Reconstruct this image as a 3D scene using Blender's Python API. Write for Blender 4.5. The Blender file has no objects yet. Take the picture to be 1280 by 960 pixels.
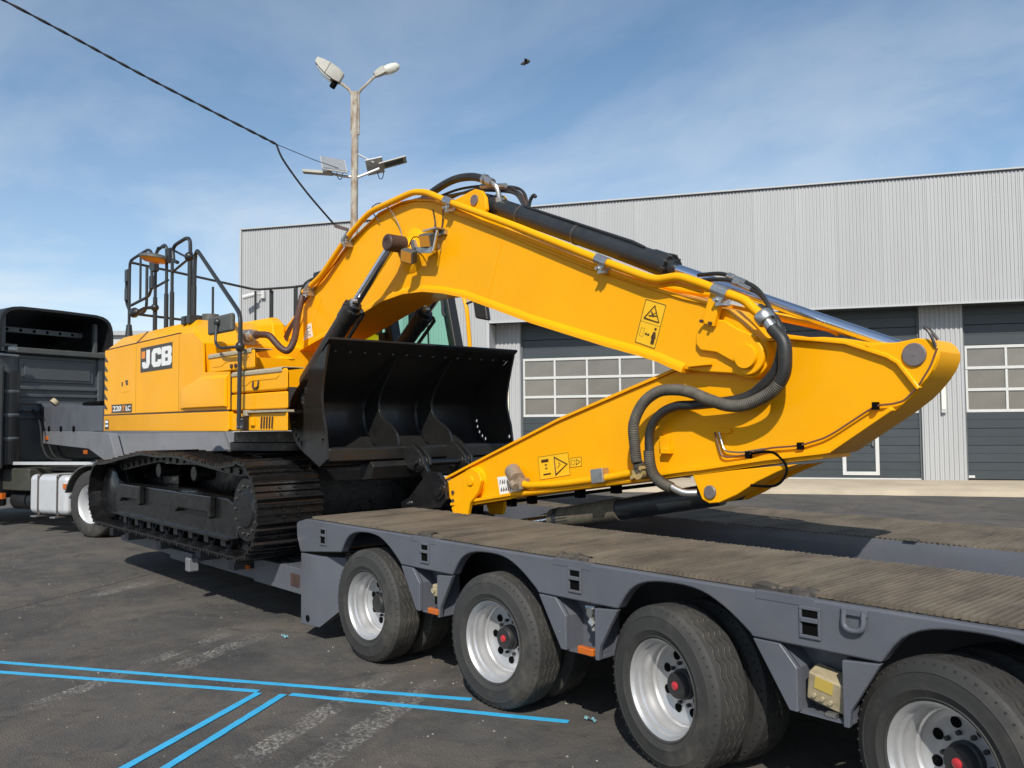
import bpy, bmesh, math, random
from mathutils import Vector, Matrix
random.seed(7)
R = math.radians
scene = bpy.context.scene

# ------------------------------------------------------------------ camera
# world frame: X runs along the trailer towards its rear, Y away from the camera, Z up (metres)
cam_d = bpy.data.cameras.new('camera'); cam = bpy.data.objects.new('camera', cam_d)
scene.collection.objects.link(cam); scene.camera = cam
HEAD, PITCH, ROLL, EYE = 0.7358, math.atan(0.0455), 0.0091, 1.696
fw = Vector((-math.cos(HEAD) * math.cos(PITCH), math.sin(HEAD) * math.cos(PITCH), math.sin(PITCH)))
rt = Vector((math.sin(HEAD), math.cos(HEAD), 0))
dn = -(rt.cross(fw))
rgt = math.cos(ROLL) * rt + math.sin(ROLL) * dn
up = -(math.cos(ROLL) * dn - math.sin(ROLL) * rt)
cam.matrix_world = Matrix(((rgt.x, up.x, -fw.x, 0), (rgt.y, up.y, -fw.y, 0), (rgt.z, up.z, -fw.z, EYE), (0, 0, 0, 1)))
cam_d.sensor_width = 36; cam_d.lens = 1061.3 / 1280 * 36
cam_d.clip_start = 0.05; cam_d.clip_end = 2000

# ------------------------------------------------------------------ sky and sun
SUN_TRAVEL = Vector((-0.75, 0.85, -1.0)).normalized()
to_sun = -SUN_TRAVEL
SUN_EL = math.asin(to_sun.z)
SUN_AZ = math.atan2(to_sun.x, to_sun.y)          # clockwise from +Y
world = bpy.data.worlds.new('World'); scene.world = world; world.use_nodes = True
wn, wl = world.node_tree.nodes, world.node_tree.links
wn.clear()
wo = wn.new('ShaderNodeOutputWorld'); bg = wn.new('ShaderNodeBackground')
sky = wn.new('ShaderNodeTexSky'); sky.sky_type = 'NISHITA'; sky.sun_disc = False
sky.sun_elevation = SUN_EL; sky.sun_rotation = SUN_AZ
sky.air_density = 0.8; sky.dust_density = 0.6; sky.ozone_density = 1.9; sky.altitude = 200
tc = wn.new('ShaderNodeTexCoord')
sep = wn.new('ShaderNodeSeparateXYZ'); wl.new(tc.outputs['Generated'], sep.inputs[0])
def wmath(op, a, b=None, c=None):
    n = wn.new('ShaderNodeMath'); n.operation = op
    for i, q in enumerate((a, b, c)):
        if q is None: continue
        if isinstance(q, (int, float)): n.inputs[i].default_value = q
        else: wl.new(q, n.inputs[i])
    return n.outputs[0]
den = wmath('ADD', wmath('MAXIMUM', sep.outputs['Z'], 0.0), 0.16)
cx = wmath('DIVIDE', sep.outputs['X'], den); cy = wmath('DIVIDE', sep.outputs['Y'], den)
cmb = wn.new('ShaderNodeCombineXYZ'); wl.new(cx, cmb.inputs[0]); wl.new(cy, cmb.inputs[1])
mp = wn.new('ShaderNodeMapping'); wl.new(cmb.outputs[0], mp.inputs[0])
mp.inputs['Rotation'].default_value = (0, 0, R(10)); mp.inputs['Scale'].default_value = (0.9, 1.1, 1)
mp.inputs['Location'].default_value = (-4.2, 7.7, 0)
ns = wn.new('ShaderNodeTexNoise'); ns.inputs['Scale'].default_value = 1.15; ns.inputs['Detail'].default_value = 7
ns.inputs['Roughness'].default_value = 0.56; ns.inputs['Distortion'].default_value = 0.35; wl.new(mp.outputs[0], ns.inputs['Vector'])
rmp = wn.new('ShaderNodeValToRGB'); wl.new(ns.outputs['Fac'], rmp.inputs[0])
rmp.color_ramp.elements[0].position = 0.40; rmp.color_ramp.elements[0].color = (0, 0, 0, 1)
rmp.color_ramp.elements[1].position = 0.75; rmp.color_ramp.elements[1].color = (1, 1, 1, 1)
# thicker veil of cloud towards the horizon
veil = wmath('MULTIPLY', wmath('SUBTRACT', 1.0, wmath('MULTIPLY', wmath('MAXIMUM', sep.outputs['Z'], 0.0), 1.55)), 1.0)
veil = wmath('MAXIMUM', wmath('MINIMUM', veil, 1.0), 0.22)
cf = wmath('MULTIPLY', rmp.outputs['Color'], veil)
cf = wmath('ADD', wmath('MULTIPLY', cf, 0.80), wmath('MULTIPLY', wmath('MULTIPLY', veil, veil), 0.36))
mix = wn.new('ShaderNodeMix'); mix.data_type = 'RGBA'
wl.new(cf, mix.inputs['Factor']); hsv = wn.new('ShaderNodeHueSaturation'); hsv.inputs['Saturation'].default_value = 1.1; hsv.inputs['Hue'].default_value = 0.49; wl.new(sky.outputs[0], hsv.inputs['Color']); wl.new(hsv.outputs[0], mix.inputs['A']); mix.inputs['B'].default_value = (6.5, 6.7, 6.75, 1)
wl.new(mix.outputs['Result'], bg.inputs['Color']); bg.inputs['Strength'].default_value = 0.12
wl.new(bg.outputs[0], wo.inputs[0])

sun_d = bpy.data.lights.new('sun', 'SUN'); sun = bpy.data.objects.new('sun', sun_d); scene.collection.objects.link(sun)
sun_d.energy = 4.1; sun_d.angle = R(0.55); sun_d.color = (1.0, 0.955, 0.88)
sun.rotation_euler = SUN_TRAVEL.to_track_quat('-Z', 'Y').to_euler(); sun.location = (6, -8, 20)

scene.view_settings.view_transform = 'Standard'; scene.view_settings.look = 'None'
scene.view_settings.exposure = 0.24; scene.view_settings.gamma = 1.0; scene.view_settings.use_curve_mapping = False

# ------------------------------------------------------------------ helpers
COL = scene.collection
ORG = Vector((0, 0, 0))
def set_org(o):
    global ORG
    ORG = Vector(o)
def cr(pts, n=6, closed=False):
    """Catmull-Rom through points of any dimension"""
    P = [tuple(p) for p in pts]; out = []; m = len(P); d = len(P[0])
    rng = range(m) if closed else range(m - 1)
    for i in rng:
        if closed: p0, p1, p2, p3 = P[(i - 1) % m], P[i], P[(i + 1) % m], P[(i + 2) % m]
        else: p0, p1, p2, p3 = P[max(i - 1, 0)], P[i], P[i + 1], P[min(i + 2, m - 1)]
        for k in range(n):
            t = k / n
            out.append(tuple(0.5 * ((2 * p1[j]) + (-p0[j] + p2[j]) * t + (2 * p0[j] - 5 * p1[j] + 4 * p2[j] - p3[j]) * t * t
                                    + (-p0[j] + 3 * p1[j] - 3 * p2[j] + p3[j]) * t ** 3) for j in range(d)))
    if not closed: out.append(P[-1])
    return out
def arc(cx, cz, r, a0, a1, n=10):
    return [(cx + r * math.cos(R(a0 + (a1 - a0) * i / n)), cz + r * math.sin(R(a0 + (a1 - a0) * i / n))) for i in range(n + 1)]
def xyz(pts, y): return [(x, y, z) for x, z in pts]

class MB:
    def __init__(s): s.v = []; s.f = []
    def add(s, vs, fs):
        b = len(s.v); s.v += [Vector(p) for p in vs]; s.f += [[i + b for i in f] for f in fs]; return s
    def box(s, x0, x1, y0, y1, z0, z1):
        return s.add([(x0, y0, z0), (x1, y0, z0), (x1, y1, z0), (x0, y1, z0), (x0, y0, z1), (x1, y0, z1), (x1, y1, z1), (x0, y1, z1)],
                     [(0, 3, 2, 1), (4, 5, 6, 7), (0, 1, 5, 4), (1, 2, 6, 5), (2, 3, 7, 6), (3, 0, 4, 7)])
    def obox(s, c, ax, ay, az):
        c, ax, ay, az = map(Vector, (c, ax, ay, az)); vs = []
        for k in (-1, 1):
            for i, j in ((-1, -1), (1, -1), (1, 1), (-1, 1)): vs.append(c + ax * i + ay * j + az * k)
        return s.add(vs, [(0, 3, 2, 1), (4, 5, 6, 7), (0, 1, 5, 4), (1, 2, 6, 5), (2, 3, 7, 6), (3, 0, 4, 7)])
    def bar(s, p0, p1, w, h, upv=(0, 0, 1)):
        p0, p1 = Vector(p0), Vector(p1); d = (p1 - p0); a = d / 2
        sd = d.cross(Vector(upv)).normalized() * w / 2; u = sd.cross(d).normalized() * h / 2
        return s.obox((p0 + p1) / 2, a, sd, u)
    def loft(s, loops, cap=True, closed=True):
        n = len(loops[0]); vs = [p for l in loops for p in l]; fs = []
        for k in range(len(loops) - 1):
            for i in range(n if closed else n - 1):
                j = (i + 1) % n; fs.append((k * n + i, k * n + j, (k + 1) * n + j, (k + 1) * n + i))
        if cap: fs.append(tuple(range(n))[::-1]); fs.append(tuple((len(loops) - 1) * n + i for i in range(n)))
        return s.add(vs, fs)
    def prism(s, poly, y0, y1): return s.loft([[(x, y0, z) for x, z in poly], [(x, y1, z) for x, z in poly]])
    def prismz(s, poly, z0, z1): return s.loft([[(x, y, z0) for x, y in poly], [(x, y, z1) for x, y in poly]])
    def prismx(s, poly, x0, x1): return s.loft([[(x0, y, z) for y, z in poly], [(x1, y, z) for y, z in poly]])
    def tube(s, pts, r, n=10, cap=True):
        P = [Vector(p) for p in pts]; m = len(P); rr = r if isinstance(r, (list, tuple)) else [r] * m
        T = [(P[min(i + 1, m - 1)] - P[max(i - 1, 0)]).normalized() for i in range(m)]
        u = T[0].orthogonal().normalized(); loops = []
        for i in range(m):
            u = (u - T[i] * u.dot(T[i]));
            u = u.normalized() if u.length > 1e-6 else T[i].orthogonal().normalized()
            w = T[i].cross(u)
            loops.append([P[i] + (u * math.cos(2 * math.pi * k / n) + w * math.sin(2 * math.pi * k / n)) * rr[i] for k in range(n)])
        return s.loft(loops, cap)
    def cyl(s, p0, p1, r0, r1=None, n=20): return s.tube([p0, p1], [r0, r0 if r1 is None else r1], n)
    def lathe(s, prof, c=(0, 0, 0), axis=(0, 1, 0), n=48, closed=False):
        """prof: (radius, offset along axis)"""
        c = Vector(c); ax = Vector(axis).normalized(); u = ax.orthogonal().normalized(); w = ax.cross(u); m = len(prof)
        vs = [c + ax * a + (u * math.cos(2 * math.pi * k / n) + w * math.sin(2 * math.pi * k / n)) * r for r, a in prof for k in range(n)]
        fs = [(i * n + k, i * n + (k + 1) % n, (i + 1) * n + (k + 1) % n, (i + 1) * n + k) for i in range(m - 1) for k in range(n)]
        if closed: fs += [((m - 1) * n + k, (m - 1) * n + (k + 1) % n, (k + 1) % n, k) for k in range(n)]
        return s.add(vs, fs)
    def ball(s, c, rx, ry=None, rz=None, n=12):
        ry = ry or rx; rz = rz or rx; loops = []
        for i in range(1, n):
            t = math.pi * i / n
            loops.append([(c[0] + rx * math.sin(t) * math.cos(2 * math.pi * k / n), c[1] + ry * math.sin(t) * math.sin(2 * math.pi * k / n), c[2] + rz * math.cos(t)) for k in range(n)])
        return s.loft(loops)
    def ribbon(s, path, th, y0, y1):
        """strip following an (x,z) path, th thick to its left side, from y0 to y1"""
        P = [Vector((p[0], p[1])) for p in path]; m = len(P); off = []
        for i in range(m):
            t = (P[min(i + 1, m - 1)] - P[max(i - 1, 0)]).normalized(); off.append(P[i] + Vector((-t.y, t.x)) * th)
        loops = [[(P[i].x, y0, P[i].y), (P[i].x, y1, P[i].y), (off[i].x, y1, off[i].y), (off[i].x, y0, off[i].y)] for i in range(m)]
        return s.loft(loops)
    def fillet(s, path, h, out, y, sgn=-1):
        """sloping weld lip along the lower edge of a plate at y"""
        P = [Vector((q[0], q[1])) for q in path]; m = len(P); lp = []
        for i in range(m):
            t = (P[min(i + 1, m - 1)] - P[max(i - 1, 0)]).normalized(); nrm = Vector((-t.y, t.x))
            a = P[i] + nrm * h; lp.append([(P[i].x, y, P[i].y), (P[i].x, y + sgn * out, P[i].y), (P[i].x + nrm.x * h * .25, y + sgn * out, P[i].y + nrm.y * h * .25), (a.x, y, a.y)])
        return s.loft(lp)
    def sheet(s, poly, y): return s.add([(x, y, z) for x, z in poly], [tuple(range(len(poly)))])
    def mesh(s, name, ang=35, local=False):
        me = bpy.data.meshes.new(name); o = Vector((0, 0, 0)) if local else ORG
        me.from_pydata([tuple(p - o) for p in s.v], [], s.f)
        bm = bmesh.new(); bm.from_mesh(me); bmesh.ops.recalc_face_normals(bm, faces=bm.faces); bm.to_mesh(me); bm.free()
        me.polygons.foreach_set('use_smooth', [True] * len(me.polygons)); me.set_sharp_from_angle(angle=R(ang)); me.update()
        return me
    def build(s, name, mat, parent=None, bev=0, ang=35, local=False, seg=2):
        return link(name, s.mesh(name, ang, local), mat, parent, bev, seg)

def link(name, me, mat=None, parent=None, bev=0, seg=2):
    o = bpy.data.objects.new(name, me); COL.objects.link(o)
    if mat is not None and not me.materials: me.materials.append(mat)
    if parent is not None: o.parent = parent
    if bev:
        m = o.modifiers.new('bevel', 'BEVEL'); m.width = bev; m.segments = seg; m.limit_method = 'ANGLE'; m.angle_limit = R(35); m.harden_normals = True
    return o
def thing(name, label, cat, loc=(0, 0, 0), rotz=0, group=None):
    o = bpy.data.objects.new(name, None); COL.objects.link(o); o.location = loc; o.rotation_euler = (0, 0, rotz)
    o.empty_display_size = 0.2; o['label'] = label; o['category'] = cat
    if group: o['group'] = group
    set_org(loc if rotz == 0 else (0, 0, 0))
    return o
def tag(o, label, cat, group=None):
    o['label'] = label; o['category'] = cat
    if group: o['group'] = group
    return o
def struct(o): o['kind'] = 'structure'; return o
def text_mesh(txt, size, bold=0.0, sx=1.0, ext=0.002, shear=0.0):
    cu = bpy.data.curves.new('lettering', 'FONT'); cu.body = txt; cu.size = size; cu.offset = bold; cu.extrude = ext; cu.shear = shear
    ob = bpy.data.objects.new('lettering', cu); COL.objects.link(ob)
    dg = bpy.context.evaluated_depsgraph_get(); me = bpy.data.meshes.new_from_object(ob.evaluated_get(dg))
    bpy.data.objects.remove(ob); bpy.data.curves.remove(cu)
    for v in me.vertices: v.co.x *= sx
    return me
def letter(name, txt, size, mat, parent, p, ex=(1, 0, 0), ey=(0, 0, 1), bold=0.0, sx=1.0, width=None, height=None, shear=0.0):
    """flat lettering; lower left corner at p, running along ex, up along ey (world axes)"""
    me = text_mesh(txt, size, bold, sx, shear=shear)
    xs = [v.co.x for v in me.vertices]; ys = [v.co.y for v in me.vertices]
    x0, y0 = min(xs), min(ys); kx = width / (max(xs) - x0) if width else 1; ky = height / (max(ys) - y0) if height else 1
    ex, ey = Vector(ex).normalized(), Vector(ey).normalized(); ez = ex.cross(ey)
    for v in me.vertices: v.co = Vector(p) - ORG + ex * ((v.co.x - x0) * kx) + ey * ((v.co.y - y0) * ky) + ez * v.co.z
    return link(name, me, mat, parent)

# ------------------------------------------------------------------ materials
def mat(name, col, rough=0.5, metal=0.0, coat=0.0, var=0.0, vscale=6.0, col2=None, bump=0.0, bscale=60.0, dirt=0.0, dcol=(0.16, 0.13, 0.1), dscale=3.0, spec=0.5, rvar=0.0, stretch=None):
    m = bpy.data.materials.new(name); m.use_nodes = True; nt = m.node_tree; N, L = nt.nodes, nt.links
    b = N['Principled BSDF']; b.inputs['Roughness'].default_value = rough; b.inputs['Metallic'].default_value = metal
    b.inputs['Coat Weight'].default_value = coat; b.inputs['Coat Roughness'].default_value = 0.08; b.inputs['Specular IOR Level'].default_value = spec
    b.inputs['Base Color'].default_value = (*col, 1)
    tcn = N.new('ShaderNodeTexCoord'); vec = tcn.outputs['Object']
    if stretch:
        mpn = N.new('ShaderNodeMapping'); mpn.inputs['Scale'].default_value = stretch; L.new(vec, mpn.inputs[0]); vec = mpn.outputs[0]
    cur = None
    def noise(scale, detail=5, rough_=0.6):
        n = N.new('ShaderNodeTexNoise'); n.inputs['Scale'].default_value = scale; n.inputs['Detail'].default_value = detail
        n.inputs['Roughness'].default_value = rough_; L.new(vec, n.inputs['Vector']); return n.outputs['Fac']
    def ramp(f, a, b_, lo=0.0, hi=1.0):
        r = N.new('ShaderNodeMapRange'); r.inputs[1].default_value = a; r.inputs[2].default_value = b_; r.inputs[3].default_value = lo; r.inputs[4].default_value = hi
        L.new(f, r.inputs[0]); return r.outputs[0]
    def mixc(f, A, B):
        x = N.new('ShaderNodeMix'); x.data_type = 'RGBA'
        for q, k in ((f, 'Factor'), (A, 'A'), (B, 'B')):
            if isinstance(q, tuple): x.inputs[k].default_value = (*q, 1)
            elif isinstance(q, (int, float)): x.inputs[k].default_value = q
            else: L.new(q, x.inputs[k])
        return x.outputs['Result']
    cur = col
    if var or col2:
        c2 = col2 or tuple(max(0, c * (1 - var)) for c in col)
        cur = mixc(ramp(noise(vscale), 0.35, 0.68), col, c2)
    if dirt:
        f = ramp(noise(dscale, 8, 0.68), 0.48, 0.72, 0, dirt); cur = mixc(f, cur, dcol)
    if not isinstance(cur, tuple): L.new(cur, b.inputs['Base Color'])
    if rvar: L.new(ramp(noise(vscale * 1.7, 6), 0.3, 0.7, max(0.02, rough - rvar), min(1, rough + rvar)), b.inputs['Roughness'])
    if bump:
        bn = N.new('ShaderNodeBump'); bn.inputs['Strength'].default_value = bump; bn.inputs['Distance'].default_value = 0.01
        L.new(noise(bscale, 4), bn.inputs['Height']); L.new(bn.outputs[0], b.inputs['Normal'])
    m['h'] = 1
    return m
def rnd_tint(m, amt=0.08):
    """per-object brightness differences between alike pieces"""
    nt = m.node_tree; N, L = nt.nodes, nt.links; b = N['Principled BSDF']
    oi = N.new('ShaderNodeObjectInfo'); r = N.new('ShaderNodeMapRange'); r.inputs[3].default_value = 1 - amt; r.inputs[4].default_value = 1 + amt
    L.new(oi.outputs['Random'], r.inputs[0]); x = N.new('ShaderNodeMix'); x.data_type = 'RGBA'; x.blend_type = 'MULTIPLY'; x.inputs['Factor'].default_value = 1
    if b.inputs['Base Color'].links: L.new(b.inputs['Base Color'].links[0].from_socket, x.inputs['A'])
    else: x.inputs['A'].default_value = b.inputs['Base Color'].default_value
    L.new(r.outputs[0], x.inputs['B']); L.new(x.outputs['Result'], b.inputs['Base Color']); return m

def chips(m, col=(0.42, 0.40, 0.37), amt=0.8):
    """sparse paint chips and dried splashes"""
    nt = m.node_tree; N, L = nt.nodes, nt.links; b = N['Principled BSDF']; tcn = N.new('ShaderNodeTexCoord')
    v = N.new('ShaderNodeTexVoronoi'); v.inputs['Scale'].default_value = 16; v.inputs['Randomness'].default_value = 1; L.new(tcn.outputs['Object'], v.inputs['Vector'])
    n = N.new('ShaderNodeTexNoise'); n.inputs['Scale'].default_value = 3.0; n.inputs['Detail'].default_value = 3; L.new(tcn.outputs['Object'], n.inputs['Vector'])
    r1 = N.new('ShaderNodeMapRange'); r1.inputs[1].default_value = .055; r1.inputs[2].default_value = .03; L.new(v.outputs['Distance'], r1.inputs[0])
    r2 = N.new('ShaderNodeMapRange'); r2.inputs[1].default_value = .52; r2.inputs[2].default_value = .62; r2.inputs[4].default_value = amt; L.new(n.outputs['Fac'], r2.inputs[0])
    mu = N.new('ShaderNodeMath'); mu.operation = 'MULTIPLY'; L.new(r1.outputs[0], mu.inputs[0]); L.new(r2.outputs[0], mu.inputs[1])
    x = N.new('ShaderNodeMix'); x.data_type = 'RGBA'; L.new(mu.outputs[0], x.inputs['Factor']); L.new(b.inputs['Base Color'].links[0].from_socket, x.inputs['A']); x.inputs['B'].default_value = (*col, 1); L.new(x.outputs['Result'], b.inputs['Base Color']); return m
YEL = mat('yellow_paint', (0.87, 0.390, 0.0015), 0.42, coat=0.08, col2=(0.83, 0.362, 0.0015), vscale=1.6, bump=0.05, bscale=9, dirt=0.16, dcol=(0.66, 0.35, 0.03), dscale=2.6, rvar=0.08, spec=0.14)
BLK = mat('black_gloss_paint', (0.010, 0.010, 0.011), 0.33, coat=0.25, var=0.3, bump=0.05, bscale=90, dirt=0.10, dcol=(0.05, 0.045, 0.04), rvar=0.12)
TRKM = mat('track_black_paint', (0.0075, 0.0075, 0.008), 0.32, coat=0.18, var=0.3, bump=0.14, bscale=45, dirt=0.18, dcol=(0.036, 0.034, 0.031), rvar=0.14, dscale=5, spec=0.5)
BKT = mat('bucket_black_paint', (0.014, 0.014, 0.0135), 0.42, coat=0.08, var=0.25, bump=0.06, bscale=40, dirt=0.12, dcol=(0.05, 0.045, 0.038), rvar=0.12)
RAIL = mat('rail_black_coat', (0.022, 0.025, 0.027), 0.42, var=0.2, bump=0.05, bscale=200)
CYLM = mat('cylinder_black_paint', (0.022, 0.026, 0.029), 0.45, var=0.3, bump=0.05, bscale=80, dirt=0.2, dcol=(0.07, 0.065, 0.055), rvar=0.1)
CHR = mat('chrome_rod', (0.72, 0.75, 0.82), 0.22, metal=1.0)
STL = mat('zinc_steel', (0.55, 0.54, 0.52), 0.36, metal=0.9, var=0.2, vscale=20, dirt=0.3, dcol=(0.2, 0.17, 0.13))
DSTL = mat('dark_steel', (0.12, 0.11, 0.105), 0.45, metal=0.6, var=0.3, vscale=20, dirt=0.3)
PIN = mat('pin_grey', (0.19, 0.165, 0.16), 0.5, metal=0.3, var=0.15, vscale=15)
RUST = mat('rusty_brown', (0.075, 0.04, 0.03), 0.6, var=0.4, vscale=12, bump=0.1)
HOSE = mat('hose_rubber', (0.020, 0.020, 0.019), 0.5, var=0.3, vscale=9, dirt=0.22, dcol=(0.10, 0.088, 0.068), dscale=5)
HOSD = mat('dusty_hose', (0.095, 0.085, 0.065), 0.66, var=0.5, vscale=7, dirt=0.5, dcol=(0.20, 0.175, 0.13), dscale=6)
HOSB = mat('brown_hose', (0.075, 0.034, 0.022), 0.55, var=0.3)
WIRE = mat('thin_wire', (0.16, 0.07, 0.04), 0.5)
GRY = chips(mat('trailer_grey_paint', (0.102, 0.109, 0.129), 0.45, coat=0.08, var=0.18, vscale=2.3, bump=0.10, bscale=26, dirt=0.40, dcol=(0.125, 0.112, 0.096), dscale=2.6, rvar=0.12))
GRYD = mat('trailer_dark_frame', (0.05, 0.053, 0.062), 0.55, var=0.3, vscale=5, dirt=0.35, dcol=(0.05, 0.043, 0.035))
GRYL = mat('gooseneck_grey_paint', (0.17, 0.175, 0.185), 0.5, var=0.15, vscale=3, dirt=0.25, dcol=(0.12, 0.11, 0.1))
MATW = mat('deck_mat', (0.158, 0.128, 0.092), 0.88, col2=(0.072, 0.060, 0.045), vscale=2.6, bump=0.35, bscale=40, dirt=0.6, dcol=(0.20, 0.172, 0.128), dscale=1.6, stretch=(2.2, 0.8, 1))
RUBD = mat('torn_rubber', (0.05, 0.045, 0.038), 0.85, var=0.4, bump=0.5, bscale=40, dirt=0.4, dcol=(0.2, 0.18, 0.14), dscale=12)
TYR = rnd_tint(mat('tyre_rubber', (0.030, 0.029, 0.027), 0.72, var=0.3, vscale=4, bump=0.12, bscale=70, dirt=0.75, dcol=(0.086, 0.079, 0.066), dscale=4), .15)
RIM = mat('silver_rim', (0.50, 0.50, 0.50), 0.40, metal=0.55, var=0.12, vscale=9, dirt=0.3, dcol=(0.36, 0.34, 0.3), dscale=6)
HUB = mat('hub_black', (0.02, 0.02, 0.02), 0.55, dirt=0.3, dscale=9, dcol=(0.06, 0.045, 0.035))
RED = mat('red_cap', (0.42, 0.02, 0.028), 0.5, dirt=.2)
ORG_L = mat('orange_lens', (0.50, 0.115, 0.012), 0.25, coat=0.4, dirt=0.4, dscale=18, dcol=(0.2, 0.09, 0.03))
BEI = mat('beige_plastic', (0.38, 0.32, 0.20), 0.55, var=0.2, vscale=20, dirt=0.7, dcol=(0.2, 0.15, 0.09), dscale=14)
DBLK = mat('deep_black', (0.004, 0.004, 0.004), 0.9, spec=0.05)
SAND = mat('anti_slip_tread', (0.42, 0.36, 0.25), 0.8, var=0.25, vscale=30, bump=0.5, bscale=160)
DECY = mat('decal_yellow', (0.83, 0.46, 0.006), 0.45)
DECB = mat('decal_black', (0.05, 0.022, 0.008), 0.5)
DECW = mat('decal_white', (0.75, 0.75, 0.72), 0.5)
DECG = mat('decal_dark', (0.045, 0.035, 0.03), 0.45)
DECO = mat('decal_orange', (0.78, 0.24, 0.01), 0.45)
AMB = mat('yellow_reflection_glass', (0.55, 0.24, 0.03), 0.2, coat=0.3)  # clear lamp lens, the boom's yellow reflection put into its colour
def glass_mat(name, tint, refl=0.12):
    m = bpy.data.materials.new(name); m.use_nodes = True; N, L = m.node_tree.nodes, m.node_tree.links; N.clear()
    o = N.new('ShaderNodeOutputMaterial'); t = N.new('ShaderNodeBsdfTransparent'); t.inputs[0].default_value = (*tint, 1); g = N.new('ShaderNodeBsdfGlossy'); g.inputs['Roughness'].default_value = .03
    x = N.new('ShaderNodeMixShader'); f = N.new('ShaderNodeFresnel'); f.inputs[0].default_value = 1.18; L.new(f.outputs[0], x.inputs[0]); L.new(t.outputs[0], x.inputs[1]); L.new(g.outputs[0], x.inputs[2]); L.new(x.outputs[0], o.inputs[0]); return m
GLS = glass_mat('green_cab_glass', (0.66, 0.95, 0.84))
CABB = mat('cab_black', (0.018, 0.018, 0.018), 0.4, bump=0.05)
MIR = mat('mirror_glass', (0.8, 0.8, 0.8), 0.04, metal=1.0)
GPL = mat('grey_plastic', (0.085, 0.088, 0.08), 0.6, var=0.2)

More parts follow.
